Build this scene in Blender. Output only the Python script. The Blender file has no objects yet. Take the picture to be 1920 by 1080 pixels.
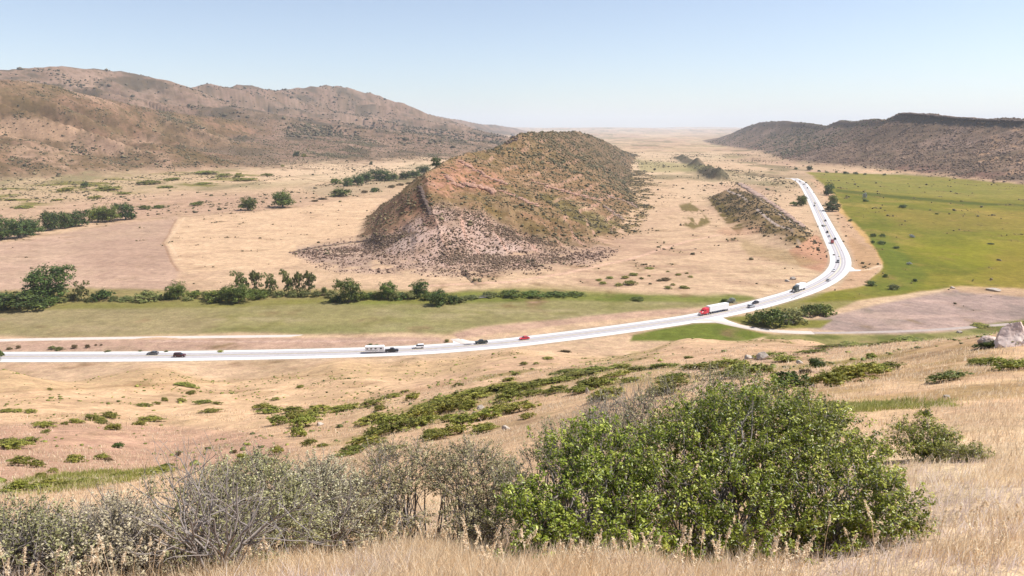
import bpy, bmesh, math, random
import numpy as np
from mathutils import Vector, Matrix
R_ = math.radians
rng = np.random.default_rng(7)
random.seed(7)
SC = bpy.context.scene
COL = SC.collection

# ------------------------------------------------------------------ camera, sky, sun, exposure
H = 92.0                                    # eye height above the valley road (m)
PITCH = R_(12.2)
F = 1387.0                                  # focal length in pixels of a 1920 wide picture
cam_d = bpy.data.cameras.new('camera'); cam = bpy.data.objects.new('camera', cam_d); COL.objects.link(cam)
cam.location = (0, 0, H); cam.rotation_euler = (R_(90) - PITCH, 0, 0)
cam_d.sensor_width = 36.0; cam_d.lens = F / 1920 * 36.0
cam_d.clip_start = 0.05; cam_d.clip_end = 90000
SC.camera = cam
SUN_EL, SUN_AZ = 54.0, 84.0                # azimuth clockwise from +Y (the way the camera looks)
w = bpy.data.worlds.new('World'); SC.world = w; w.use_nodes = True
nt = w.node_tree; nt.nodes.clear()
sky = nt.nodes.new('ShaderNodeTexSky'); sky.sky_type = 'NISHITA'; sky.sun_disc = False
sky.sun_elevation = R_(SUN_EL); sky.sun_rotation = R_(SUN_AZ)
sky.altitude = 1600; sky.air_density = 1.0; sky.dust_density = 2.2; sky.ozone_density = 1.4
bg = nt.nodes.new('ShaderNodeBackground'); bg.inputs['Strength'].default_value = 0.114
wo = nt.nodes.new('ShaderNodeOutputWorld')
hsv = nt.nodes.new('ShaderNodeHueSaturation'); hsv.inputs['Saturation'].default_value = .84; hsv.inputs['Hue'].default_value = .503; nt.links.new(sky.outputs[0], hsv.inputs['Color']); nt.links.new(hsv.outputs[0], bg.inputs[0]); nt.links.new(bg.outputs[0], wo.inputs[0])
sun_d = bpy.data.lights.new('sun', 'SUN'); sun_d.energy = 5.0; sun_d.angle = R_(0.53); sun_d.color = (1.0, 0.955, 0.89)
sun = bpy.data.objects.new('sun', sun_d); COL.objects.link(sun)
_sd = Vector((math.sin(R_(SUN_AZ)) * math.cos(R_(SUN_EL)), math.cos(R_(SUN_AZ)) * math.cos(R_(SUN_EL)), math.sin(R_(SUN_EL))))
sun.rotation_euler = (-_sd).to_track_quat('-Z', 'Y').to_euler()
SC.view_settings.view_transform = 'Standard'; SC.view_settings.look = 'None'
SC.view_settings.exposure = 0.47; SC.view_settings.gamma = 1.0; SC.view_settings.use_curve_mapping = False
try:
    SC.cycles.volume_bounces = 2; SC.cycles.max_bounces = 5; SC.cycles.transparent_max_bounces = 8
except Exception: pass

# ------------------------------------------------------------------ numbers
def ray(px, py):
    px = np.asarray(px, float); py = np.asarray(py, float)
    u = (px - 960) / F; v = (540 - py) / F
    dx = u; dy = math.cos(PITCH) + v * math.sin(PITCH); dz = -math.sin(PITCH) + v * math.cos(PITCH)
    return dx, dy, dz
def az_e(px, py):
    dx, dy, dz = ray(px, py); h = np.hypot(dx, dy)
    return np.arctan2(dx, dy), dz / h
def P(px, py, r):                            # world point seen at (px,py) at ground distance r
    a, e = az_e(px, py); return (r * math.sin(a), r * math.cos(a), H + r * float(e))
def PZ(px, py, z=0.0):
    a, e = az_e(px, py); r = (z - H) / float(e); return (r * math.sin(a), r * math.cos(a), z)
def to_px(X, Y, Z):
    zz = Z - H; f = Y * math.cos(PITCH) - zz * math.sin(PITCH); f = np.where(f < .05, .05, f)
    v = Y * math.sin(PITCH) + zz * math.cos(PITCH)
    return 960 + F * X / f, 540 - F * v / f
K = 1.75
def S(r, g, b, k=None):
    c = np.array([r, g, b], float) / 255
    c = np.where(c < .04045, c / 12.92, ((c + .055) / 1.055) ** 2.4)
    return c / (k or K)
_TB = rng.random((1 << 20,)).astype(np.float32)
def noise(x, y, seed=0):
    x = np.asarray(x, np.float64); y = np.asarray(y, np.float64)
    x0 = np.floor(x); y0 = np.floor(y); fx = (x - x0).astype(np.float32); fy = (y - y0).astype(np.float32)
    fx = fx * fx * (3 - 2 * fx); fy = fy * fy * (3 - 2 * fy)
    ix = x0.astype(np.int32) + seed * 131; iy = y0.astype(np.int32) + seed * 57
    ya = (iy & 1023) << 10; yb = ((iy + 1) & 1023) << 10; xa = ix & 1023; xb = (ix + 1) & 1023
    a = _TB[ya + xa]; b = _TB[ya + xb]; c = _TB[yb + xa]; d = _TB[yb + xb]
    return (a + (b - a) * fx + (c - a) * fy + (a - b - c + d) * fx * fy) * 2 - 1
def fbm(x, y, octv=4, seed=0, gain=.5):
    s = 0; a = 1; t = 0; c, sn = .8, .6
    for i in range(octv):
        s = s + a * noise(x, y, seed + i * 17); t += a; a *= gain
        x, y = (x * c - y * sn) * 2.03, (x * sn + y * c) * 2.03
    return s / t
def ss(a, b, x):
    t = np.clip((x - a) / (b - a), 0, 1); return t * t * (3 - 2 * t)
def mix(a, b, t):
    return a * (1 - t) + b * t

# ------------------------------------------------------------------ the highway line
def chaikin(p, n=3):
    p = np.array(p, float)
    for _ in range(n):
        q = [p[0]]
        for a, b in zip(p[:-1], p[1:]): q += [a * .75 + b * .25, a * .25 + b * .75]
        q.append(p[-1]); p = np.array(q)
    return p
road_px = [(-500, 669), (-200, 669), (0, 668.5), (150, 668.3), (300, 667.3), (480, 664.5), (640, 661), (785, 656), (880, 648.5), (960, 642), (1120, 622.5),
           (1280, 600), (1330, 591), (1400, 576), (1440, 565.5), (1507, 546), (1545, 528), (1563, 515.5), (1573.5, 504), (1577, 491), (1574, 475.6),
           (1564.5, 456), (1555, 436.7), (1543, 413), (1529.7, 386), (1520, 367), (1510, 350), (1503, 341.5), (1489, 334.5)]
road_c = chaikin([PZ(*p) for p in road_px] , 3)
_last = road_c[-1]; _dir = _last - road_c[-12]; _dir /= np.linalg.norm(_dir)
road_c = np.vstack([road_c, [_last + _dir * 40 + [-14, 0, -2], _last + _dir * 90 + [-40, 0, -7], _last + _dir * 170 + [-90, 0, -14]]])
def resample(p, step):
    d = np.r_[0, np.cumsum(np.linalg.norm(np.diff(p[:, :2], axis=0), axis=1))]
    t = np.arange(0, d[-1], step); return np.stack([np.interp(t, d, p[:, k]) for k in range(3)], 1)
road_c = resample(road_c, 4.0)
track_px = [(-60, 641), (0, 637.5), (150, 635), (330, 632.5), (500, 630.5), (700, 628.5), (815, 628), (845, 632), (862, 640), (880, 647)]
track_c = resample(chaikin([PZ(*p) for p in track_px], 2), 3.0)
side_px = [(1300, 599), (1335, 600), (1362, 606), (1400, 614), (1440, 620), (1500, 623.5), (1580, 624), (1680, 621.5), (1760, 618), (1850, 611), (1960, 602)]
side_c = resample(chaikin([PZ(*p) for p in side_px], 2), 3.0)
def dist_line(X, Y, line, zlast=False):
    best = np.full(X.shape, 1e9); zz = np.zeros(X.shape)
    st = max(1, len(line) // 110); q = line[::st]
    if len(q) < 2 or (q[-1] != line[-1]).any(): q = np.vstack([q, line[-1]])
    for a, b in zip(q[:-1], q[1:]):
        ab = b - a; L2 = ab[0] ** 2 + ab[1] ** 2 + 1e-9
        t = np.clip(((X - a[0]) * ab[0] + (Y - a[1]) * ab[1]) / L2, 0, 1)
        d = np.hypot(X - a[0] - t * ab[0], Y - a[1] - t * ab[1]); m = d < best
        best = np.where(m, d, best); zz = np.where(m, a[2] + t * ab[2], zz)
    return best, zz

# ------------------------------------------------------------------ terrain shape
def rbf_setup():
    C = []
    cols = {
        0: [(1060, 6), (1000, 12), (962, 22), (928, 36), (908, 72), (850, 110), (800, 150), (760, 190), (715, 240), (692, 278)],
        300: [(1060, 6), (965, 14), (908, 30), (893, 65), (850, 110), (792, 160), (764, 185), (745, 210), (715, 245), (690, 280)],
        640: [(1055, 6), (965, 14), (900, 30), (862, 60), (800, 110), (755, 160), (722, 200), (702, 235), (684, 270)],
        960: [(1062, 5.5), (985, 10), (905, 22), (842, 40), (790, 70), (740, 110), (700, 170), (680, 215), (664, 270)],
        1280: [(1070, 5), (965, 9), (855, 18), (782, 35), (732, 60), (702, 90), (675, 130), (655, 180), (634, 250)],
        1500: [(1070, 5), (955, 9), (855, 16), (782, 30), (732, 50), (700, 75), (680, 100), (660, 140), (647, 190), (636, 240)],
        1700: [(1060, 5), (950, 8.5), (855, 15), (782, 28), (722, 48), (682, 72), (652, 98), (644, 125), (646, 180)],
        1920: [(1060, 5), (950, 8), (855, 14), (770, 27), (702, 48), (652, 70), (616, 88), (630, 115), (655, 160)],
    }
    for px, L in cols.items():
        for py, r in L:
            a, e = az_e(px, py); C.append((float(a), r, float(e)))
    for az in (-.62, -.4, -.2, 0, .2, .4, .62):
        C += [(az, .4, -1.72 / .4), (az, 1.0, -1.8), (az, 2.0, -.98), (az, 3.2, -.70)]
        C += [(az, 340, (-22 - H) / 340), (az, 460, (-60 - H) / 460), (az, 700, (-120 - H) / 700)]
    for az in (-.62, .62):
        for r, e in [(L[1], L[2]) for L in [c for c in C if abs(c[0] - (-.6056 if az < 0 else .6056)) < .03]]:
            C.append((az * 1.35, r, e)); C.append((az * 1.8, r, e))
    C = np.array(C); A = C[:, 0] / .22; L = np.log(C[:, 1]); y = C[:, 2]
    c2 = .006
    D = np.sqrt((A[:, None] - A) ** 2 + (L[:, None] - L) ** 2 + c2)
    n = len(C); M = np.zeros((n + 1, n + 1)); M[:n, :n] = D + np.eye(n) * -.01; M[:n, n] = 1; M[n, :n] = 1
    wv = np.linalg.solve(M, np.r_[y, 0])
    return A, L, wv, c2
RB = rbf_setup()
def hill_E(az, r):
    A, L, wv, c2 = RB; a = np.clip(az, -1.1, 1.1) / .22; l = np.log(np.clip(r, .4, 700))
    s = np.full(a.shape, wv[-1])
    for i in range(len(A)): s = s + wv[i] * np.sqrt((a - A[i]) ** 2 + (l - L[i]) ** 2 + c2)
    back = ss(1.15, 1.9, np.abs(az))
    return s * (1 - back) + back * np.maximum(-1.72 / np.maximum(r, .4), -4.3) * .9

def ridge(X, Y, pts, wl, wr, prof_l, prof_r, smooth=0):
    n = len(pts); wl = np.broadcast_to(wl, n); wr = np.broadcast_to(wr, n)
    Q = np.column_stack([np.array(pts, float), wl, wr]).astype(float)
    if smooth: Q = chaikin(Q, smooth)
    wm = max(Q[:, 3].max(), Q[:, 4].max()) * 1.15 + 60
    sel = (X > Q[:, 0].min() - wm) & (X < Q[:, 0].max() + wm) & (Y > Q[:, 1].min() - wm) & (Y < Q[:, 1].max() + wm)
    x, y = X[sel], Y[sel]; best = np.zeros(x.shape); U = np.full(x.shape, 9.0); SD = np.zeros(x.shape); DD = np.full(x.shape, 1e9)
    for a, b in zip(Q[:-1], Q[1:]):
        dx, dy = b[0] - a[0], b[1] - a[1]; L2 = dx * dx + dy * dy + 1e-6
        t = np.clip(((x - a[0]) * dx + (y - a[1]) * dy) / L2, 0, 1)
        ex, ey = x - a[0] - t * dx, y - a[1] - t * dy; d = np.hypot(ex, ey); k = np.nonzero(d < DD)[0]
        t, d, ex, ey = t[k], d[k], ex[k], ey[k]; side = (dx * ey - dy * ex) < 0        # True: right of the line
        ww = np.where(side, a[4] + t * (b[4] - a[4]), a[3] + t * (b[3] - a[3]))
        u = d / ww; best[k] = (a[2] + t * (b[2] - a[2])) * np.where(side, prof_r(u), prof_l(u)); U[k] = u; SD[k] = np.where(side, 1., -1.); DD[k] = d
    out = []
    for v, f in ((best, 0.), (U, 9.), (SD, 0.), (DD, 1e9)):
        o = np.full(X.shape, f); o[sel] = v; out.append(o)
    return out
def pf_soft(k):
    def f(u):
        u = np.clip(u, 0, 1); return (k * (1 - u) + (1 - k) * (.5 + .5 * np.cos(math.pi * u))) * (1 - u ** 6)
    return f
def pf_pow(k):
    return lambda u: (1 - np.clip(u, 0, 1)) ** k
def pf_rim(u):
    u = np.clip(u, 0, 1); base = .84 * (1 - u) ** 1.25
    return base + 0.07 * (1 - ss(.02, .075, u)) + .09 * (1 - ss(.0, .3, u))
RD = {}
RD['back'] = [P(*p) for p in [(-900, 150, 3300), (-300, 138, 3300), (0, 139, 3400), (50, 131, 3450), (120, 127, 3500), (200, 134, 3600), (270, 143, 3700), (335, 173, 3800), (352, 170, 3900), (388, 156, 4000), (428, 169, 4100),
              (455, 156, 4200), (500, 173, 4300), (560, 166, 4500), (622, 160, 4700), (662, 169, 4900), (700, 189, 5200), (740, 204, 5500), (820, 219, 6500), (880, 231, 8000), (960, 240, 10000)]]
RD['front'] = [P(*p) for p in [(-900, 120, 2000), (-300, 145, 2000), (0, 155, 2050), (70, 165, 2100), (130, 176, 2150), (220, 198, 2250), (330, 222, 2350), (450, 228, 2600), (520, 240, 2850), (600, 252, 3100), (700, 258, 3600), (800, 258, 4300), (880, 256, 5000)]]
RD['hog'] = [P(*p) for p in [(845, 488, 516), (818, 412, 560), (792, 348, 620), (812, 318, 700), (848, 293, 790), (900, 281, 880), (942, 274, 950), (963, 251, 1000), (1005, 247, 1180), (1055, 245, 1380), (1090, 246, 1600), (1124, 259, 1900), (1150, 274, 2250), (1170, 284, 2600)]]
RD['low'] = [P(*p) for p in [(1530, 468, 590), (1500, 432, 655), (1450, 392, 760), (1405, 354, 930), (1378, 344, 1040)]]
RD['dark'] = [P(*p) for p in [(1352, 319, 1400), (1328, 309, 1620), (1300, 298, 1980), (1278, 289, 2350)]]
RD['right'] = [P(px, py, r * 1.15) for px, py, r in [(2700, 190, 1500), (2300, 212, 1500), (2100, 216, 1600), (1920, 223, 1750), (1885, 219, 1800), (1860, 222, 1820), (1800, 220, 1880), (1740, 213, 1950), (1685, 213, 2020), (1660, 226, 2080), (1635, 223, 2200), (1600, 228, 2350), (1575, 226, 2500), (1550, 238, 2650),
              (1500, 232, 2950), (1470, 227, 3200), (1425, 230, 3600), (1400, 237, 4000), (1372, 250, 4500), (1352, 257, 5000)]]
for k in ('right', 'back', 'front', 'dark', 'low', 'hog'): RD[k] = [(x, y, max(z, 4)) for x, y, z in RD[k]]
AX = (math.sin(R_(10.6)), math.cos(R_(10.6)))     # the valley's axis
def terrain(az, r):
    X = r * np.sin(az); Y = r * np.cos(az)
    al = X * AX[0] + Y * AX[1]; ac = X * AX[1] - Y * AX[0]       # along, across (right +)
    far = ss(300, 1500, r)
    base = .5 * fbm(X / 45, Y / 45, 3, 3) * (.5 + far) + 2.2 * fbm(X / 260, Y / 260, 3, 5) * ss(350, 1300, r) + 9 * fbm(ac / 500, al / 1600, 3, 9) * ss(1500, 4000, r)
    base = base + 26 * ss(.35, .8, fbm(ac / 2600, al / 1500, 3, 21) + .25) * ss(5000, 8000, r) + ss(9000, 19000, r) * (40 + 130 * np.abs(fbm(ac / 5200, al / 3600, 4, 33)))
    # left apron rises gently to the foothills
    base = base + ss(-150, -1100, ac) * ss(800, 1500, r) * 10
    E = hill_E(az, r); zh = H + r * E
    nh = (.05 * fbm(X / 1.3, Y / 1.3, 3, 41) + .0035 * r * fbm(X / 9, Y / 9, 3, 43) + .009 * np.minimum(r, 260) * fbm(X / 38 + 9, Y / 38, 3, 47)) * ss(1.0, 8, r)
    zh = zh + nh
    wx = X + 90 * fbm(X / 420, Y / 420, 3, 51); wy = Y + 90 * fbm(X / 420, Y / 420, 3, 52)
    wac = wx * AX[1] - wy * AX[0]; wal = wx * AX[0] + wy * AX[1]
    g1 = 1 - np.abs(fbm(wal / 420, wac / 1500, 4, 61)) * 2.0
    g2 = 1 - np.abs(fbm(wal / 150, wac / 520, 4, 63)) * 2.0
    hb, Ub, _, _ = ridge(X, Y, RD['back'], 1200, [2000] * 12 + [1900, 1700, 1400, 1200, 900, 700, 560, 480, 420], pf_pow(1.2), pf_pow(1.35), 2)
    hb = hb * (1 + (g1 - .75) * .40 * ss(.02, .3, Ub) + (g2 - .75) * .16 * ss(0.02, .2, Ub)) + hb * .05 * fbm(X / 160, Y / 160, 4, 71) * ss(0.02, .12, Ub) + ss(0, 60, hb) * 3 * fbm(X / 70, Y / 70, 3, 72)
    hf, Uf, _, _ = ridge(X, Y, RD['front'], 420, [700, 680, 660, 630, 600, 560, 500, 400, 320, 270, 250, 250, 250], pf_pow(1.2), pf_pow(1.15), 2)
    hf = hf * (1 + (g2 - .8) * .60 * ss(.05, .35, Uf) + (g1 - .8) * .34 * ss(0.05, .3, Uf)) + ss(0, 40, hf) * (7 * fbm(X / 110, Y / 110, 4, 75) + 1.6 * fbm(X / 25, Y / 25, 3, 76))
    left = np.maximum(hb, hf)
    hw = [60, 58, 58, 76, 92, 94, 90, 85, 90, 100, 110, 120, 120, 100]
    hr = [110, 150, 175, 178, 184, 182, 176, 168, 152, 132, 108, 85, 70, 60]
    wxh = X + 9 * fbm(X / 45, Y / 45, 3, 81); wyh = Y + 9 * fbm(X / 45, Y / 45, 3, 82)
    hh, Uh, Sh, Dh = ridge(wxh, wyh, RD['hog'], hw, hr, pf_soft(.8), pf_pow(1.12), 1)
    on = ss(2, 10, hh)
    terr = (Dh + 6 * fbm(X / 60, Y / 60, 3, 85)) / 24.0; saw = terr - np.floor(terr)
    hh = hh + on * ((np.where(saw < .8, saw / .8, (1 - saw) / .2) - .5) * 2.4 * np.where(Sh > 0, 1, .6) + 2.2 * fbm(X / 26, Y / 26, 4, 86) + 4.5 * fbm(X / 90, Y / 90, 3, 87) * ss(.04, .2, Uh))
    hl, Ul, Sl, Dl = ridge(X, Y, RD['low'], [34, 40, 48, 50, 40], [26, 30, 34, 38, 40], pf_soft(.6), pf_soft(.8))
    hl = hl * .72; hl = hl + ss(.5, 4, hl) * 1.3 * fbm(X / 12, Y / 12, 3, 91)
    hd, Ud, _, _ = ridge(X, Y, RD['dark'], 28, 24, pf_soft(.5), pf_soft(.5)); hd = hd * (.55 + .9 * np.clip(fbm(X / 90, Y / 90, 3, 93) + .4, 0, 1))
    hr_, Ur, Sr, _ = ridge(X, Y, RD['right'], [380, 370, 360, 350, 345, 340, 330, 320, 305, 290, 275, 265, 255, 250, 240, 235, 225, 215, 200, 190], 500, pf_rim, pf_soft(.5))
    gr = 1 - np.abs(fbm(wal / 260, wac / 700, 4, 95)) * 2.0
    hr_ = hr_ * (1 + (gr - .75) * .22 * ss(.15, .45, Ur)) + ss(0, 25, hr_) * (3.5 * fbm(X / 60, Y / 60, 4, 97) + 1.5 * fbm(X / 20, Y / 20, 3, 98)) * ss(.0, .12, Ur + .03)
    z = base + left + hh + hl + hd + hr_
    dr, zr = dist_line(X, Y, road_c)
    # small rise in front of the far end of the road, bank on the inside of the bend
    cut = P(1515, 455, 640); z = z + 7 * np.exp(-(((X - cut[0]) ** 2 + (Y - cut[1]) ** 2) / 42 ** 2)) * ss(7, 26, dr)
    z = z * ss(9, 34, dr) + (zr - .12) * (1 - ss(9, 34, dr))
    d2, z2 = dist_line(X, Y, track_c); z = mix(z, z2 - .06, 1 - ss(4, 11, d2))
    d3, z3 = dist_line(X, Y, side_c)
    # join the slope and the valley floor
    kk = 5.0; dlt = np.clip((zh - z) / kk, -30, 30); zz = z + kk * np.log1p(np.exp(dlt)) * ss(620, 480, r)
    m = 1 - ss(7.0, 20, dr); zz = zz * (1 - m) + (zr - .12) * m
    m3 = 1 - ss(4, 10, d3); zz = zz * (1 - m3) + (z3 - .06) * m3
    nearhill = ss(-3, 6, zh - z) * (r < 600)
    return X, Y, zz, dict(left=left, hb=hb, hf=hf, Ub=Ub, Uf=Uf, hh=hh, Uh=Uh, Sh=Sh, Dh=Dh, hl=hl, Dl=Dl, hd=hd, hr=hr_, Ur=Ur, dr=dr, d2=d2, d3=d3, nh=nearhill, al=al, ac=ac, r=r)
NAZ, NR = 1250, 1180
az1 = np.linspace(-R_(43), R_(43), NAZ)
azb = np.concatenate([az1, np.linspace(R_(43), R_(317), 62)[1:-1]])
lrs = np.concatenate([np.linspace(math.log(.4), math.log(60), 330, endpoint=False), np.linspace(math.log(60), math.log(3500), 730, endpoint=False), np.linspace(math.log(3500), math.log(34000), NR - 1060)])
AZ, LR = np.meshgrid(azb, lrs)
azw = (AZ + math.pi) % (2 * math.pi) - math.pi
TX, TY, TZ, M = terrain(azw, np.exp(LR))
def Zat(x, y):
    """height of the built ground mesh at world x, y (inside the fine sector)"""
    x = np.asarray(x, float); y = np.asarray(y, float)
    a = np.clip(np.arctan2(x, y), az1[0], az1[-1] - 1e-9); l = np.clip(np.log(np.maximum(np.hypot(x, y), .4)), lrs[0], lrs[-1] - 1e-9)
    i = (a - az1[0]) / (az1[1] - az1[0]); i0 = np.minimum(i.astype(int), NAZ - 2); fi = i - i0
    j0 = np.clip(np.searchsorted(lrs, l, side='right') - 1, 0, len(lrs) - 2); fj = (l - lrs[j0]) / (lrs[j0 + 1] - lrs[j0])
    z = (TZ[j0, i0] * (1 - fi) + TZ[j0, i0 + 1] * fi) * (1 - fj) + (TZ[j0 + 1, i0] * (1 - fi) + TZ[j0 + 1, i0 + 1] * fi) * fj
    return z
_rs = np.exp(np.linspace(math.log(2), math.log(12000), 2600))
def hit(px, py, rmin=2.0, rmax=12000):
    """where the sight line of a photo point meets the ground"""
    a, e = az_e(px, py); a = float(a); e = float(e)
    r = _rs[(_rs >= rmin) & (_rs <= rmax)]
    g = Zat(r * math.sin(a), r * math.cos(a)) - (H + r * e)
    k = np.nonzero(g >= 0)[0]
    if len(k) == 0: k = [int(np.argmax(g))]
    k = k[0]
    rr = r[k] if k == 0 or g[k] < 0 else r[k - 1] + (r[k] - r[k - 1]) * (-g[k - 1]) / (g[k] - g[k - 1] + 1e-9)
    x, y = rr * math.sin(a), rr * math.cos(a)
    return x, y, float(Zat(x, y)), rr
# hand a line that lies on the valley floor to each colour zone below
# ------------------------------------------------------------------ ground colours (what covers the ground; the hogback also carries painted haze)
PXv, PYv = to_px(TX, TY, TZ)
vis_front = TY > 1.0
RR = np.exp(LR)
W1 = fbm(TX / 30, TY / 30, 4, 101); W2 = fbm(TX / 30, TY / 30, 4, 102)
W1b = fbm(TX / 3.5, TY / 3.5, 3, 103); W2b = fbm(TX / 3.5, TY / 3.5, 3, 104)
def zone(poly, r0, r1, feather=4., warp=6., fine=False):
    """weight 0..1 of ground vertices that lie in the patch of land outlined by poly"""
    out = np.zeros(TX.shape); poly = np.array(poly, float)
    mg = feather + warp + 4
    m = vis_front & (RR >= r0) & (RR <= r1) & (PXv > poly[:, 0].min() - mg) & (PXv < poly[:, 0].max() + mg) & (PYv > poly[:, 1].min() - mg) & (PYv < poly[:, 1].max() + mg)
    if not m.any(): return out
    a, b = (W1b, W2b) if fine else (W1, W2)
    x = PXv[m] + warp * a[m]; y = PYv[m] + warp * .5 * b[m]
    inside = np.zeros(x.shape, bool); dist = np.full(x.shape, 1e9)
    for p, q in zip(poly, np.roll(poly, -1, axis=0)):
        c = ((p[1] > y) != (q[1] > y)) & (x < (q[0] - p[0]) * (y - p[1]) / (q[1] - p[1] + 1e-12) + p[0]); inside ^= c
        ab = q - p; t = np.clip(((x - p[0]) * ab[0] + (y - p[1]) * ab[1]) / (ab @ ab + 1e-9), 0, 1)
        dist = np.minimum(dist, np.hypot(x - p[0] - t * ab[0], y - p[1] - t * ab[1]))
    sd = np.where(inside, dist, -dist); out[m] = ss(-feather, feather, sd); return out
C3 = np.zeros(TX.shape + (3,))
def put(wt, col):
    global C3
    C3 = C3 * (1 - wt[..., None]) + np.asarray(col) * wt[..., None]
al, ac = M['al'], M['ac']
nA = fbm(ac / 170, al / 420, 4, 111); nB = fbm(TX / 60, TY / 60, 4, 113); nC = fbm(TX / 14, TY / 14, 4, 115); nD = fbm(TX / 5, TY / 5, 3, 117)
nS = fbm(TX / 30 + TY / 60, TY / 9, 4, 119)                       # mowing and grazing streaks
nF = fbm(TX / .9, TY / .9, 3, 121)
C3[:] = S(228, 192, 156)
put(ss(-.1, .5, nA), S(208, 170, 142)); put(ss(.1, .5, -nA + .3 * nB) * .5, S(240, 208, 168))
put(ss(.15, .6, nC + .4 * nB) * .35, S(188, 158, 120)); put(ss(.1, .5, nS) * .3, S(186, 150, 122))
# valley beyond the hogback
farv = ss(750, 1300, RR)
put(farv * ss(.0, .45, fbm(ac / 210, al / 380, 4, 123)) * .45, S(196, 166, 130)); put(farv * ss(.12, .34, fbm(ac / 90, al / 210, 5, 125)) * .75, S(136, 124, 88)); put(farv * ss(.1, .4, fbm(ac / 300, al / 500, 4, 129)) * .4, S(168, 156, 112))
put(farv * ss(.1, .4, -fbm(ac / 400, al / 900, 3, 127)) * .45, S(244, 214, 176))
# the two fields left of the hogback
z_brown = zone([(-60, 462), (40, 450), (190, 425), (330, 408), (306, 455), (318, 482), (334, 512), (334, 545), (150, 548), (-60, 545)], 380, 1000, 5, 8)
put(z_brown, S(216, 180, 154)); put(z_brown * ss(-.1, .5, nS) * .5, S(186, 152, 130)); put(z_brown * zone([(150, 425), (330, 410), (312, 450), (330, 500), (200, 510), (120, 470)], 380, 1000, 16, 20) * .45, S(186, 152, 130)); put(z_brown * ss(.1, .5, nB) * .4, S(214, 182, 152))
z_straw = zone([(333, 410), (450, 400), (560, 390), (700, 362), (785, 350), (730, 372), (690, 398), (672, 440), (600, 452), (560, 470), (560, 498), (420, 508), (345, 512), (322, 482), (310, 455)], 400, 1000, 3, 4)
put(z_straw, S(236, 198, 160)); put(z_straw * ss(.05, .5, nS) * .5, S(214, 176, 142)); put(z_straw * ss(.2, .5, nC) * .3, S(250, 216, 176))
put(zone([(560, 350), (700, 338), (760, 340), (700, 362), (600, 368)], 500, 1300, 3, 4), S(200, 172, 138))
# long green meadow
z_mead = zone([(-60, 574), (120, 570), (300, 560), (450, 562), (620, 556), (800, 568), (860, 548), (960, 542), (1100, 548), (1280, 552), (1400, 556), (1425, 562), (1330, 575), (1200, 586), (1050, 600), (900, 614), (840, 625), (500, 626), (0, 630), (-60, 631)], 250, 560, 5, 10)
put(z_mead, S(164, 152, 102)); put(z_mead * ss(.0, .5, nS) * .6, S(190, 172, 130)); put(z_mead * ss(.0, .45, nB) * .5, S(142, 142, 82)); put(z_mead * ss(.2, .6, nC) * .5, S(138, 132, 70)); put(z_mead * ss(.15, .5, -nS) * .35, S(132, 130, 76))
put(z_mead * zone([(-60, 570), (320, 575), (420, 600), (380, 632), (-60, 634)], 200, 560, 20, 30) * .5, S(184, 160, 124))
z_g2 = zone([(870, 548), (1000, 540), (1110, 546), (1190, 552), (1300, 556), (1410, 556), (1420, 563), (1300, 568), (1180, 566), (1050, 562), (900, 566), (700, 574), (640, 570), (720, 560)], 250, 560, 4, 8); put(z_g2 * .8, S(132, 138, 58)); put(z_g2 * ss(.1, .4, nC) * .6, S(96, 108, 40))
put(zone([(860, 548), (1000, 533), (1100, 538), (1230, 548), (1100, 552), (960, 548)], 300, 560, 5, 8) * .5, S(170, 152, 100))
put(zone([(-60, 548), (120, 540), (350, 545), (620, 540), (860, 552), (860, 570), (640, 566), (460, 575), (150, 580), (-60, 585)], 250, 560, 4, 8) * .75, S(140, 134, 66))
# strip between the farm track and the highway
z_st = zone([(-60, 640), (500, 634), (820, 632), (860, 645), (640, 656), (300, 662), (-60, 664)], 220, 420, 2, 3); put(z_st, S(206, 170, 146)); put(z_st * ss(.1, .5, nC) * .5, S(168, 146, 116))
z_st2 = zone([(860, 636), (960, 622), (1080, 606), (1240, 592), (1320, 584), (1330, 578), (1200, 583), (1040, 600), (900, 614), (850, 626)], 220, 450, 3, 4); put(z_st2 * .9, S(214, 176, 150)); put(z_st2 * ss(.1, .5, nC) * .5, S(182, 148, 128))
# right-hand meadow
z_rm = zone([(1500, 316), (1600, 322), (1750, 332), (1960, 350), (2300, 380), (2300, 560), (1960, 548), (1900, 540), (1800, 536), (1700, 550), (1600, 562), (1500, 566), (1560, 548), (1625, 534), (1655, 500), (1640, 470), (1600, 425), (1575, 395), (1560, 360), (1525, 330)], 330, 1700, 3, 6)
nM = fbm(TX / 110, TY / 190, 4, 131); nM2 = fbm(TX / 32, TY / 60, 4, 133)
put(z_rm, S(148, 140, 66)); put(z_rm * ss(.0, .5, nM), S(164, 148, 76)); put(z_rm * ss(.05, .5, -nM) * .7, S(128, 130, 58)); put(z_rm * ss(.1, .4, nM2) * .5, S(108, 116, 44)); put(z_rm * ss(.1, .4, -nM2) * .6, S(182, 158, 100)); put(z_rm * ss(.05, .5, fbm(TX / 7, TY / 12, 4, 137)) * .45, S(112, 112, 48)); put(z_rm * ss(.2, .5, nC) * .35, S(176, 158, 92)); put(z_rm * ss(.05, .4, fbm(TX / 16 + TY / 50, TY / 70, 4, 139)) * .35, S(120, 128, 50))
put(z_rm * zone([(1590, 430), (1660, 440), (1700, 470), (1740, 520), (1700, 550), (1600, 560), (1560, 556), (1640, 530), (1660, 495)], 330, 900, 10, 16) * .55, S(104, 124, 56))
put(z_rm * zone([(1700, 455), (1850, 450), (1960, 440), (1960, 500), (1850, 510), (1760, 490)], 330, 900, 20, 30) * .55, S(158, 154, 50))
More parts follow.
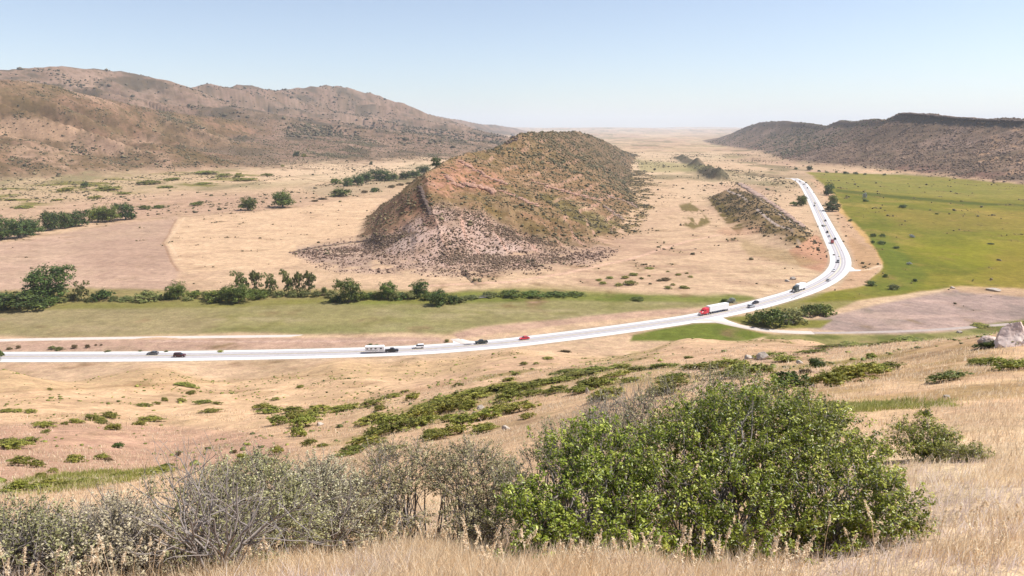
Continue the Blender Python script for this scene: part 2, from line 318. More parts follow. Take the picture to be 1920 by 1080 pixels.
put(z_rm * zone([(1860, 480), (1900, 465), (1990, 462), (1990, 540), (1900, 530), (1840, 510)], 330, 900, 14, 20) * .5, S(158, 138, 72))
put(z_rm * zone([(1640, 395), (1800, 400), (1960, 395), (1960, 430), (1800, 432), (1680, 420)], 330, 1100, 8, 16) * .5, S(162, 140, 84))
put(z_rm * zone([(1500, 316), (1960, 345), (1960, 378), (1640, 362), (1570, 352)], 600, 1700, 6, 8) * .55, S(152, 148, 92))
put(zone([(1568, 354), (1700, 368), (1850, 380), (1960, 384), (1960, 388), (1840, 385), (1690, 373), (1568, 360)], 500, 1500, 1.5, 2) * .8, S(86, 98, 40))
put(zone([(1600, 322), (1700, 325), (1800, 333), (1870, 340), (1990, 352), (1990, 345), (1880, 334), (1760, 322), (1640, 318)], 700, 1900, 2, 4) * .9, S(240, 196, 156))
put(zone([(1480, 325), (1520, 332), (1560, 360), (1590, 405), (1625, 440), (1655, 492), (1625, 532), (1570, 545), (1600, 500), (1590, 460), (1570, 410), (1545, 365), (1520, 340)], 330, 1500, 3, 5), S(218, 178, 142))
put(zone([(1590, 440), (1640, 470), (1652, 495), (1615, 512), (1600, 480)], 330, 900, 4, 5) * .7, S(206, 164, 120))
# grey worn ground and the greens round the side road
z_gr = zone([(1520, 618), (1500, 606), (1570, 590), (1640, 572), (1700, 560), (1790, 542), (1900, 546), (2300, 560), (2300, 640), (1900, 628), (1760, 622), (1600, 626)], 280, 700, 4, 8)
put(z_gr, S(190, 163, 150)); put(z_gr * ss(.0, .4, nC) * .6, S(156, 138, 128)); put(z_gr * ss(.1, .5, nS) * .6, S(222, 188, 170)); put(z_gr * ss(.1, .5, nB) * .3, S(150, 142, 110))
put(zone([(1780, 536), (1900, 540), (2100, 560), (2100, 572), (1900, 556), (1800, 548)], 280, 700, 3, 5) * .7, S(214, 176, 134))
z_g3 = zone([(1190, 628), (1290, 606), (1350, 606), (1400, 618), (1450, 628), (1400, 640), (1320, 640), (1230, 640), (1180, 640)], 220, 450, 3, 5); put(z_g3, S(122, 130, 54)); put(z_g3 * ss(.1, .5, nC) * .5, S(96, 112, 42))
z_g4 = zone([(1350, 596), (1400, 590), (1480, 600), (1560, 600), (1540, 616), (1460, 617), (1400, 612)], 220, 450, 3, 5); put(z_g4, S(142, 136, 66))
z_g5 = zone([(1440, 628), (1600, 628), (1800, 622), (1870, 604), (1960, 596), (1960, 625), (1830, 632), (1700, 645), (1560, 655), (1420, 650)], 100, 500, 4, 7); put(z_g5 * .85, S(142, 140, 74)); put(z_g5 * ss(.0, .4, nC) * .7, S(104, 112, 48))
put(zone([(1480, 552), (1560, 548), (1620, 556), (1560, 584), (1480, 590), (1420, 580)], 300, 560, 4, 6) * .8, S(136, 134, 60))
# near hillside
nh = M['nh']
put(nh * (RR < 420), S(240, 200, 158)); put(nh * ss(-.1, .45, nB) * .5, S(226, 184, 152)); put(nh * ss(.05, .5, nC) * .45, S(206, 166, 124)); put(nh * ss(.15, .5, nS) * .3, S(190, 148, 112))
put(nh * ss(.15, .55, nD) * .25 * (RR < 200), S(176, 140, 104))
put(nh * zone([(-60, 800), (150, 792), (330, 800), (480, 812), (560, 840), (470, 880), (330, 885), (150, 895), (-60, 900)], 60, 260, 8, 12) * .75, S(212, 168, 142))
put(nh * zone([(-60, 690), (400, 690), (900, 668), (900, 700), (500, 716), (-60, 740)], 150, 340, 6, 10) * .4, S(200, 168, 122))
z_gu = zone([(-60, 912), (60, 900), (130, 888), (230, 884), (320, 872), (330, 884), (250, 900), (120, 922), (-60, 938)], 25, 130, 3, 8, True); put(z_gu * .7, S(172, 162, 92)); put(z_gu * ss(0, .4, nD) * .6, S(118, 126, 50))
z_gs = zone([(1500, 772), (1560, 758), (1660, 750), (1780, 752), (1800, 762), (1680, 768), (1560, 774)], 15, 60, 3, 6, True); put(z_gs * .9, S(142, 146, 66))
put(zone([(1440, 690), (1560, 672), (1800, 640), (1960, 640), (1960, 770), (1700, 780), (1520, 760)], 20, 130, 10, 16, True) * ss(-.1, .4, nD + .5 * nC) * .6, S(186, 152, 98))
put(zone([(940, 668), (1200, 648), (1500, 640), (1700, 648), (1640, 690), (1500, 722), (1200, 720), (1000, 740), (800, 800), (600, 840), (700, 780), (860, 730)], 45, 300, 10, 16) * ss(-.1, .35, nC) * .6, S(160, 146, 84))
put(zone([(1200, 690), (1450, 672), (1560, 690), (1500, 740), (1300, 740)], 45, 200, 10, 12) * ss(.05, .4, -nC) * .5, S(224, 190, 176))
put(nh * ss(30, 12, RR) * .8, S(252, 222, 180))
# hogback
hh = M['hh']; Uh = M['Uh']; Sh = M['Sh']; hm = ss(.6, 3.2, hh + 2.5 * fbm(TX / 14, TY / 14, 3, 141))
put(hm, S(170, 140, 106)); put(hm * ss(-.1, .4, nC) * .6, S(136, 114, 66)); put(hm * ss(.0, .45, nB) * .5, S(190, 152, 122)); put(hm * ss(.05, .4, -nC) * .4, S(178, 128, 98))
put(hm * ss(.1, .4, fbm(TX / 9, TY / 9, 4, 143)) * .5, S(124, 100, 56))
z_pale = zone([(560, 462), (680, 446), (700, 440), (780, 410), (820, 382), (900, 400), (960, 430), (1020, 462), (1070, 490), (1010, 508), (830, 510), (650, 505), (560, 478)], 440, 800, 13, 18)
put(hm * z_pale, S(218, 184, 166)); put(hm * z_pale * ss(-.1, .35, fbm(TX / 6, TY / 6, 4, 147)) * .45, S(160, 124, 98)); put(hm * z_pale * ss(.0, .4, nC) * .6, S(176, 146, 122)); put(hm * z_pale * ss(.1, .5, nB) * .5, S(228, 200, 184))
put(zone([(560, 462), (700, 450), (700, 505), (640, 498), (555, 478)], 440, 700, 5, 8) * .7, S(190, 162, 142))
put(zone([(1000, 440), (1090, 450), (1150, 468), (1100, 492), (1020, 500)], 440, 700, 6, 8) * .5, S(178, 148, 124))
z_red = zone([(790, 340), (830, 318), (860, 296), (905, 312), (945, 334), (925, 362), (870, 358), (835, 366), (800, 356)], 500, 950, 8, 16); put(hm * z_red * .8, S(206, 150, 124)); put(hm * z_red * ss(-.05, .3, nD + nC * .5) * .7, S(160, 124, 80)); put(hm * z_red * ss(.15, .45, -nC) * .6, S(232, 186, 160))
z_red2 = zone([(930, 300), (1060, 320), (1170, 360), (1190, 400), (1120, 400), (1020, 360), (950, 335)], 500, 1200, 6, 10); put(hm * z_red2 * ss(-.1, .4, nC) * .45, S(192, 140, 106))
put(hm * zone([(680, 440), (700, 400), (740, 370), (790, 350), (800, 380), (780, 410), (730, 440)], 500, 800, 6, 8) * .7, S(186, 142, 114))
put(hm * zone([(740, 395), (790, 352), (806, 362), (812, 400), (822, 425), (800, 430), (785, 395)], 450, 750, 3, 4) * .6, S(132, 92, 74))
put(hm * zone([(1040, 372), (1120, 385), (1200, 400), (1210, 420), (1150, 440), (1070, 418)], 500, 900, 6, 8) * ss(.0, .4, nC + .4 * nB), S(214, 182, 142))
z_go = zone([(1010, 360), (1060, 372), (1160, 420), (1200, 432), (1130, 440), (1050, 400), (1010, 372)], 480, 950, 4, 8); put(hm * z_go * .6, S(112, 108, 48))
z_sk = zone([(548, 474), (620, 460), (700, 450), (1000, 470), (1090, 462), (1160, 468), (1110, 494), (1000, 506), (830, 516), (640, 510), (580, 492)], 430, 740, 8, 14); z_sk = z_sk * ss(-.45, .1, nC + .5 * nD)
put(z_sk * (1 - hm) * .8, S(204, 172, 154)); put(z_sk * (1 - hm) * ss(0, .4, nD) * .6, S(160, 130, 106))
z_fl = zone([(1030, 350), (1120, 300), (1205, 310), (1228, 350), (1215, 400), (1195, 432), (1150, 448), (1090, 430), (1050, 390)], 480, 1700, 8, 14) * ss(-.35, .15, nC + .4 * nB)
put(z_fl * (1 - hm) * .85, S(160, 132, 88)); put(z_fl * (1 - hm) * ss(.0, .35, nD) * .6, S(120, 112, 58))
# strata: long thin pale bands that run with the crest
band = np.abs(((M['Dh'] + 6 * fbm(TX / 60, TY / 60, 3, 85)) / 24.0) % 1 - .86)
put(hm * ss(.09, .03, band) * (Sh > 0) * ss(-.25, .3, fbm(TX / 70, TY / 70, 3, 145)) * .7, S(216, 170, 148))
put(ss(4500, 1400, RR) * 0 + hm * ss(820, 1500, RR) * .7, S(128, 108, 88)); put(hm * ss(-.02, .25, fbm(TX / 5, TY / 5, 4, 149)) * (1 - z_pale) * .45, S(104, 84, 48))  # distance haze painted into the hogback's far half, then fine dark stipple
# small ridge by the road, dark far rib
hl = M['hl']; lm = ss(.8, 3.0, hl + 1.5 * nC); put(lm, S(166, 138, 102)); put(lm * ss(-.1, .3, nC), S(116, 98, 60)); put(lm * ss(2.2, .6, np.abs(M['Dl'] - 9)) * ss(-.1, .3, nB + .3), S(204, 182, 168))
put(ss(1.0, 4, M['hd'] + 3 * nC + nB) * ss(.3, 1, M['hd']), S(122, 112, 88)); put(ss(1.5, 5, M['hd']) * ss(.1, .4, nC), S(150, 128, 104))
put(zone([(1195, 300), (1260, 305), (1340, 312), (1300, 322), (1200, 322)], 1000, 3000, 3, 5) * .7, S(170, 160, 106))
put(zone([(1275, 385), (1300, 378), (1332, 418), (1300, 430), (1275, 420)], 500, 1100, 3, 5) * ss(-.25, .05, fbm(ac / 6, al / 60, 3, 151)) * .9, S(128, 112, 62))
put(zone([(1330, 375), (1345, 372), (1395, 425), (1385, 442), (1350, 405)], 500, 1100, 2, 4) * ss(-.35, .05, nC), S(126, 108, 62))
put(zone([(1480, 470), (1530, 440), (1556, 462), (1566, 490), (1540, 512), (1500, 500)], 450, 760, 3, 5), S(206, 156, 124))
put(zone([(1340, 400), (1420, 420), (1500, 470), (1480, 490), (1400, 470), (1340, 430)], 450, 900, 6, 8) * ss(0, .4, nB) * .6, S(214, 166, 134))
put(zone([(1100, 440), (1300, 430), (1480, 480), (1540, 500), (1500, 530), (1300, 540), (1130, 545), (1060, 520)], 350, 760, 10, 14) * ss(-.1, .4, nS) * .5, S(186, 150, 124))
put(zone([(1380, 448), (1470, 468), (1540, 492), (1500, 500), (1400, 478)], 420, 760, 6, 10) * .5, S(170, 146, 96))
# left hills
left = M['left']; fm = ss(3, 16, left + 5 * nC + 5 * nB); isb = ss(-10, 20, M['hb'] - M['hf'])
put(fm, S(160, 124, 98)); put(fm * ss(-.15, .4, fbm(TX / 90, TY / 90, 5, 161)) * .8, S(150, 122, 92)); put(fm * ss(.1, .45, fbm(TX / 200, TY / 200, 4, 163)) * .6, S(206, 170, 142))
put(fm * ss(.1, .4, fbm(TX / 35, TY / 35, 4, 165)) * .6, S(126, 108, 72)); put(fm * isb * .55, S(158, 132, 116)); put(fm * isb * ss(-.02, .2, fbm(TX / 110, TY / 110, 5, 167)) * .8, S(96, 86, 68)); put(fm * isb * ss(.05, .3, fbm(TX / 60, TY / 200, 5, 169)) * .45, S(186, 154, 132)); put(fm * (1 - isb) * ss(.0, .22, fbm(TX / 55, TY / 110, 5, 173)) * .65, S(122, 98, 66)); put(fm * (1 - isb) * ss(.08, .3, fbm(TX / 18, TY / 18, 4, 175)) * .5, S(98, 84, 54))
put(fm * ss(-.02, .22, fbm(TX / 8, TY / 8, 4, 177)) * .5, S(116, 94, 64)); z_lp = zone([(-60, 215), (60, 222), (150, 240), (130, 262), (60, 262), (-60, 250)], 1200, 2600, 4, 10); put(z_lp * .8, S(206, 168, 136))
z_lg = zone([(-60, 350), (60, 345), (180, 338), (320, 322), (480, 318), (500, 332), (400, 350), (250, 362), (60, 385), (-60, 395)], 700, 2000, 6, 10)
put(z_lg * .5, S(222, 190, 150)); put(z_lg * ss(.05, .35, fbm(ac / 60, al / 35, 5, 171)), S(134, 126, 60))
# right ridge
hr = M['hr']; rm_ = ss(1.5, 9, hr + 3 * nC); put(rm_, S(154, 126, 104)); put(rm_ * ss(-.1, .35, fbm(TX / 50, TY / 50, 5, 181)) * .7, S(118, 100, 78)); put(rm_ * ss(.12, .45, fbm(TX / 90, TY / 90, 4, 183)) * .6, S(178, 148, 130))
put(rm_ * ss(-.02, .22, fbm(TX / 8, TY / 8, 4, 179)) * .45, S(96, 84, 70)); put(rm_ * ss(.62, .9, M['Ur']) * ss(0, .4, nB) * .6, S(150, 106, 96)); put(rm_ * ss(.11, .07, M['Ur']) * (M['Sh'] * 0 + 1), S(120, 102, 88))
put(rm_ * zone([(1860, 240), (1960, 235), (1990, 300), (1900, 330), (1820, 300), (1840, 262)], 800, 2100, 8, 16) * ss(0, .35, nC + .4 * nB) * .7, S(206, 164, 128))
# ditches, fence lines and trodden ways
def line_px(pts, wdt, col, a=1., r0=100, r1=3000):
    q = [];
    for p, p2 in zip(pts[:-1], pts[1:]):
        for t in np.linspace(0, 1, 10, endpoint=False): q.append(hit(p[0] + (p2[0] - p[0]) * t, p[1] + (p2[1] - p[1]) * t, r0, r1)[:3])
    q.append(hit(*pts[-1], r0, r1)[:3]); q = np.array(q)
    x0, x1, y0, y1 = q[:, 0].min() - 30, q[:, 0].max() + 30, q[:, 1].min() - 30, q[:, 1].max() + 30
    m = (TX > x0) & (TX < x1) & (TY > y0) & (TY < y1)
    d, _ = dist_line(TX[m] + 1.2 * W1[m], TY[m] + 1.2 * W2[m], q); wt = np.zeros(TX.shape); wt[m] = ss(wdt, wdt * .35, d) * a; put(wt, col)
line_px([(330, 410), (306, 455), (318, 482), (334, 508)], 1.3, S(176, 136, 104), .55)
line_px([(345, 408), (316, 450), (330, 480)], 1.6, S(246, 212, 176), .5)
line_px([(260, 412), (440, 400), (560, 388)], 2.4, S(148, 130, 88), .8)
line_px([(540, 330), (620, 343), (690, 352)], 3.0, S(136, 110, 74), .8)
line_px([(560, 290), (700, 300), (830, 305)], 4.0, S(150, 128, 86), .6)
line_px([(800, 536), (960, 528), (1060, 512), (1180, 486), (1290, 452), (1350, 440)], 3.0, S(240, 196, 168), .75)
line_px([(545, 472), (680, 452), (780, 436)], 2.2, S(120, 96, 56), .7)
line_px([(280, 640), (600, 640), (820, 638)], 1.2, S(232, 196, 176), .7, 100, 500)
line_px([(1590, 507), (1625, 506), (1650, 498)], 2.2, S(246, 214, 180), .9)
line_px([(0, 735), (200, 726), (420, 715), (640, 700)], 1.2, S(184, 146, 106), .5, 100, 400)
put(np.clip(ss(9.5, 7.2, M['dr']) * ss(0, .2, 1 - nC * .2), 0, 1) * .8, S(200, 176, 148))
C3[..., 2] *= 1 - .38 * z_rm; C3[..., 1] *= 1 - .03 * z_rm
LUM = .3 * C3[..., 0] + .59 * C3[..., 1] + .11 * C3[..., 2]
# ------------------------------------------------------------------ mesh helpers
def mk_mesh(name, V, Fc, mats=(), attrs=None, smooth=False, midx=None):
    """V (n,3), Fc (m,k) -> mesh; attrs: {name: (domain, array)}"""
    me = bpy.data.meshes.new(name); V = np.asarray(V, np.float32); Fc = np.asarray(Fc, np.int32)
    me.vertices.add(len(V)); me.vertices.foreach_set('co', V.ravel())
    k = Fc.shape[1]; me.loops.add(Fc.size); me.loops.foreach_set('vertex_index', Fc.ravel())
    me.polygons.add(len(Fc)); me.polygons.foreach_set('loop_start', np.arange(0, Fc.size, k, dtype=np.int32)); me.polygons.foreach_set('loop_total', np.full(len(Fc), k, np.int32))
    for m_ in mats: me.materials.append(m_)
    if midx is not None: me.polygons.foreach_set('material_index', np.asarray(midx, np.int32))
    me.update(calc_edges=True)
    for nm, (dom, arr) in (attrs or {}).items():
        arr = np.asarray(arr, np.float32)
        if arr.ndim == 2:
            a_ = me.attributes.new(nm, 'FLOAT_COLOR', dom); a_.data.foreach_set('color', arr.ravel())
        else:
            a_ = me.attributes.new(nm, 'FLOAT', dom); a_.data.foreach_set('value', arr.ravel())
    if smooth: me.polygons.foreach_set('use_smooth', np.ones(len(Fc), bool))
    me.update(); return me
def link(name, me, parent=None, kind=None, label=None, cat=None, group=None):
    o = bpy.data.objects.new(name, me); COL.objects.link(o)
    if parent is not None: o.parent = parent
    if kind: o['kind'] = kind
    if label: o['label'] = label
    if cat: o['category'] = cat
    if group: o['group'] = group
    return o
def node_mat(name):
    m = bpy.data.materials.new(name); m.use_nodes = True; t = m.node_tree; b = t.nodes['Principled BSDF']; return m, t, b
def N(t, ty, **kw):
    n = t.nodes.new(ty)
    for k_, v_ in kw.items():
        if k_ in n.inputs: n.inputs[k_].default_value = v_
        else: setattr(n, k_, v_)
    return n
def plain(name, col, rough=.5, metal=0., spec=.5, var=0.):
    m, t, b = node_mat(name); b.inputs['Roughness'].default_value = rough; b.inputs['Metallic'].default_value = metal; b.inputs['Specular IOR Level'].default_value = spec
    tc = N(t, 'ShaderNodeTexCoord'); no = N(t, 'ShaderNodeTexNoise', Scale=3.0); t.links.new(tc.outputs['Object'], no.inputs['Vector'])
    r = N(t, 'ShaderNodeMapRange'); r.inputs['To Min'].default_value = 1 - var - .04; r.inputs['To Max'].default_value = 1 + var; t.links.new(no.outputs['Fac'], r.inputs['Value'])
    mu = N(t, 'ShaderNodeVectorMath', operation='SCALE'); mu.inputs[0].default_value = col; t.links.new(r.outputs[0], mu.inputs['Scale']); t.links.new(mu.outputs[0], b.inputs['Base Color']); return m

# ground material: cover colour of each spot, broken up at several real sizes
gm, t, b = node_mat('dry_ground'); b.inputs['Roughness'].default_value = .95; b.inputs['Specular IOR Level'].default_value = .05
at = N(t, 'ShaderNodeAttribute', attribute_name='cover'); geo = N(t, 'ShaderNodeNewGeometry')
val = None
for sc, lo, hi in ((7.0, .86, 1.14), (1.1, .80, 1.2), (.22, .80, 1.2), (.05, .88, 1.12)):
    no = N(t, 'ShaderNodeTexNoise', Scale=sc, Detail=3.0, Roughness=.65); t.links.new(geo.outputs['Position'], no.inputs['Vector'])
    r = N(t, 'ShaderNodeMapRange'); r.inputs['From Min'].default_value = .3; r.inputs['From Max'].default_value = .7; r.inputs['To Min'].default_value = lo; r.inputs['To Max'].default_value = hi; t.links.new(no.outputs['Fac'], r.inputs['Value'])
    if val is None: val = r.outputs[0]
    else:
        mm = N(t, 'ShaderNodeMath', operation='MULTIPLY'); t.links.new(val, mm.inputs[0]); t.links.new(r.outputs[0], mm.inputs[1]); val = mm.outputs[0]
hs = N(t, 'ShaderNodeHueSaturation'); no = N(t, 'ShaderNodeTexNoise', Scale=.4, Detail=4.0); t.links.new(geo.outputs['Position'], no.inputs['Vector'])
r = N(t, 'ShaderNodeMapRange'); r.inputs['To Min'].default_value = .483; r.inputs['To Max'].default_value = .517; t.links.new(no.outputs['Fac'], r.inputs['Value']); t.links.new(r.outputs[0], hs.inputs['Hue'])
t.links.new(val, hs.inputs['Value']); t.links.new(at.outputs['Color'], hs.inputs['Color']); t.links.new(hs.outputs[0], b.inputs['Base Color'])
bp = N(t, 'ShaderNodeBump', Strength=.6, Distance=.5); no = N(t, 'ShaderNodeTexNoise', Scale=.9, Detail=6.0, Roughness=.7); t.links.new(geo.outputs['Position'], no.inputs['Vector']); t.links.new(no.outputs['Fac'], bp.inputs['Height']); t.links.new(bp.outputs[0], b.inputs['Normal'])

nr, na = TX.shape
V = np.stack([TX, TY, TZ], -1).reshape(-1, 3)
idx = np.arange(nr * na).reshape(nr, na); nxt = np.roll(idx, -1, axis=1)
Fc = np.stack([idx[:-1], nxt[:-1], nxt[1:], idx[1:]], -1).reshape(-1, 4)[:, ::-1]
colr = np.concatenate([np.clip(C3, .01, .62).reshape(-1, 3), np.ones((nr * na, 1))], 1)
gme = mk_mesh('ground', V, Fc, [gm], {'cover': ('POINT', colr)}, smooth=True)
link('ground', gme, kind='structure')

# ------------------------------------------------------------------ roads
def ribbon(name, line, a0, a1, lift, mat, kind='structure', dash=None, skirt=0., v0=0, v1=None):
    line = np.asarray(line)[v0:v1]
    tg = np.gradient(line[:, :2], axis=0); tg /= np.linalg.norm(tg, axis=1)[:, None] + 1e-9; nrm = np.stack([tg[:, 1], -tg[:, 0]], 1)
    cols_ = [(a0, lift), (a1, lift)]
    if skirt: cols_ = [(a0 - skirt, lift - .5)] + cols_ + [(a1 + skirt, lift - .5)]
    V = np.concatenate([np.c_[line[:, :2] + nrm * o_, line[:, 2] + z_] for o_, z_ in cols_]); n = len(line); Fs = []
    for c in range(len(cols_) - 1):
        for i in range(n - 1):
            if dash and (i % dash[0]) >= dash[1]: continue
            Fs.append((c * n + i, c * n + i + 1, (c + 1) * n + i + 1, (c + 1) * n + i))
    return link(name, mk_mesh(name, V, np.array(Fs)[:, ::-1], [mat]), kind=kind)
def asphalt(name, c0, c1, sc=.6):
    m, t, b = node_mat(name); b.inputs['Roughness'].default_value = .9; b.inputs['Specular IOR Level'].default_value = .15
    geo = N(t, 'ShaderNodeNewGeometry'); no = N(t, 'ShaderNodeTexNoise', Scale=sc, Detail=6.0, Roughness=.7); t.links.new(geo.outputs['Position'], no.inputs['Vector'])
    cr = N(t, 'ShaderNodeValToRGB'); cr.color_ramp.elements[0].position = .3; cr.color_ramp.elements[1].position = .7; cr.color_ramp.elements[0].color = (*c0, 1); cr.color_ramp.elements[1].color = (*c1, 1)
    t.links.new(no.outputs['Fac'], cr.inputs[0]); t.links.new(cr.outputs[0], b.inputs['Base Color']); return m
m_sh = asphalt('pale_shoulder', (.56, .53, .51), (.66, .63, .61)); m_ln = asphalt('bleached_asphalt', (.42, .39, .40), (.53, .50, .50)); m_wh = asphalt('tyre_worn_asphalt', (.31, .29, .30), (.42, .39, .40))
m_wl = asphalt('white_road_paint', (.7, .7, .68), (.8, .8, .78)); m_yl = asphalt('yellow_road_paint', (.6, .45, .12), (.68, .52, .16)); m_gv = asphalt('pale_gravel', (.46, .40, .35), (.6, .52, .46))
ribbon('highway', road_c, -6.3, 6.3, .02, m_sh, skirt=2.2)
ribbon('traffic_lane', road_c, .12, 3.6, .05, m_ln); ribbon('traffic_lane', road_c, -3.6, -.12, .05, m_ln)
for o_ in (-2.75, -1.0, 1.0, 2.75): ribbon('wheel_track', road_c, o_ - .42, o_ + .42, .075, m_wh)
ribbon('edge_line', road_c, 3.66, 3.82, .06, m_wl); ribbon('edge_line', road_c, -3.82, -3.66, .06, m_wl)
ribbon('centre_line', road_c, .13, .25, .08, m_yl); ribbon('centre_line', road_c, -.25, -.13, .08, m_yl)
ribbon('farm_track', track_c, -1.9, 1.9, .05, m_gv, skirt=.8); ribbon('gravel_side_road', side_c, -2.4, 2.4, .04, m_gv, skirt=.8, v1=len(side_c) * 34 // 100); ribbon('dirt_side_road', side_c, -1.5, 1.5, .035, asphalt('dull_dirt', (.30, .24, .21), (.42, .35, .31)), skirt=.8, v0=len(side_c) * 34 // 100 - 1)
# widened mouth where each track meets the highway
def patch(name, pts, mat):
    q = [PZ(*p) for p in pts]; V = [(x, y, .0) for x, y, z in q]; me = bpy.data.meshes.new(name); me.from_pydata(V, [], [tuple(range(len(V)))]); me.materials.append(mat)
    if me.polygons[0].normal.z < 0: me.flip_normals()
    link(name, me, kind='structure')
patch('road_junction', [(1240, 606), (1300, 605.5), (1340, 604.5), (1372, 610.5), (1400, 615.5), (1395, 611), (1366, 601), (1350, 593), (1330, 593), (1290, 600)], m_sh)
patch('road_junction', [(820, 657), (850, 643), (848, 635), (856, 633), (880, 639), (920, 643), (905, 648), (860, 655)], m_sh)
patch('lay_by', [(1589, 488), (1592, 497), (1604, 505.5), (1616, 506), (1612, 508), (1590, 509), (1577, 516), (1585, 505)], m_sh)
# ------------------------------------------------------------------ foliage
def leaf_mat(name, dark, mid, light, rough=.55, trans=.25, objvar=.25):
    m, t, b = node_mat(name); b.inputs['Roughness'].default_value = rough; b.inputs['Specular IOR Level'].default_value = .35
    at = N(t, 'ShaderNodeAttribute', attribute_name='rnd'); oi = N(t, 'ShaderNodeObjectInfo')
    cr = N(t, 'ShaderNodeValToRGB'); e = cr.color_ramp.elements; e[0].position = 0; e[0].color = (*dark, 1); e[1].position = 1; e[1].color = (*light, 1); n = e.new(.55); n.color = (*mid, 1)
    t.links.new(at.outputs['Fac'], cr.inputs[0])
    mr = N(t, 'ShaderNodeMapRange'); mr.inputs['To Min'].default_value = 1 - objvar; mr.inputs['To Max'].default_value = 1 + objvar; t.links.new(oi.outputs['Random'], mr.inputs['Value'])
    h = N(t, 'ShaderNodeHueSaturation'); mh = N(t, 'ShaderNodeMapRange'); mh.inputs['To Min'].default_value = .485; mh.inputs['To Max'].default_value = .515
    fr = N(t, 'ShaderNodeMath', operation='MULTIPLY'); fr.inputs[1].default_value = 7.31; f2 = N(t, 'ShaderNodeMath', operation='FRACT'); t.links.new(oi.outputs['Random'], fr.inputs[0]); t.links.new(fr.outputs[0], f2.inputs[0]); t.links.new(f2.outputs[0], mh.inputs['Value'])
    t.links.new(mh.outputs[0], h.inputs['Hue']); t.links.new(mr.outputs[0], h.inputs['Value']); t.links.new(cr.outputs[0], h.inputs['Color']); t.links.new(h.outputs[0], b.inputs['Base Color'])
    if trans:
        tr = N(t, 'ShaderNodeBsdfTranslucent'); t.links.new(h.outputs[0], tr.inputs['Color']); mx = N(t, 'ShaderNodeMixShader'); mx.inputs[0].default_value = trans
        t.links.new(b.outputs[0], mx.inputs[1]); t.links.new(tr.outputs[0], mx.inputs[2]); t.links.new(mx.outputs[0], t.nodes['Material Output'].inputs['Surface'])
    return m
LM = {
 'dark': leaf_mat('cottonwood_leaves', (.022, .044, .010), (.070, .112, .022), (.19, .25, .05)),
 'mid': leaf_mat('creek_tree_leaves', (.04, .066, .010), (.125, .170, .025), (.28, .32, .06)),
 'olive': leaf_mat('willow_leaves', (.06, .075, .022), (.18, .195, .055), (.33, .33, .11)),
 'shrub': leaf_mat('hill_shrub_leaves', (.08, .09, .014), (.26, .265, .045), (.48, .45, .10)),
 'brown': leaf_mat('dry_shrub_leaves', (.08, .05, .022), (.17, .12, .05), (.27, .21, .09)),
 'scrub': leaf_mat('scrub_leaves', (.045, .04, .016), (.11, .09, .042), (.21, .175, .085), rough=.8, trans=0),
 'browns': leaf_mat('brown_scrub_leaves', (.07, .042, .026), (.16, .10, .062), (.27, .185, .12), rough=.8, trans=0),
 'silver': leaf_mat('silver_leaves', (.16, .17, .15), (.32, .34, .31), (.55, .56, .52)),
}
m_bark = plain('bark', (.13, .10, .08), .9, var=.25); m_greybark = plain('grey_twig_bark', (.28, .24, .215), .9, var=.3)
def unit(v): return v / (np.linalg.norm(v, axis=-1, keepdims=True) + 1e-9)
def leaf_quads(C, Nn, L, Wd, rg):
    """diamond leaves at C facing Nn"""
    n = len(C); t1 = unit(np.cross(Nn, rg.normal(size=(n, 3)))); t2 = np.cross(Nn, t1)
    L = np.broadcast_to(L, n)[:, None]; Wd = np.broadcast_to(Wd, n)[:, None]
    V = np.stack([C - t1 * L * .5, C + t2 * Wd * .5 + t1 * L * .05, C + t1 * L * .5, C - t2 * Wd * .5 + t1 * L * .05], 1).reshape(-1, 3)
    return V, np.arange(n * 4).reshape(n, 4)
def tubes(paths, k=4):
    """paths: list of (points (m,3), radii (m,)) -> V,F"""
    VV, FF = [], []; off = 0
    ang = np.arange(k) * 2 * math.pi / k
    for p, r in paths:
        p = np.asarray(p, float); r = np.asarray(r, float); m = len(p)
        tg = unit(np.gradient(p, axis=0)); up = np.where(np.abs(tg[:, 2:3]) > .9, np.array([[1., 0, 0]]), np.array([[0, 0, 1.]]))
        a = unit(np.cross(tg, up)); b_ = np.cross(tg, a)
        ring = p[:, None] + (a[:, None] * np.cos(ang)[None, :, None] + b_[:, None] * np.sin(ang)[None, :, None]) * r[:, None, None]
        VV.append(ring.reshape(-1, 3)); i = np.arange(m - 1)[:, None] * k; j = np.arange(k)[None]; j2 = (j + 1) % k
        FF.append(np.stack([off + i + j, off + i + j2, off + i + k + j2, off + i + k + j], -1).reshape(-1, 4)); off += m * k
    return np.concatenate(VV), np.concatenate(FF)
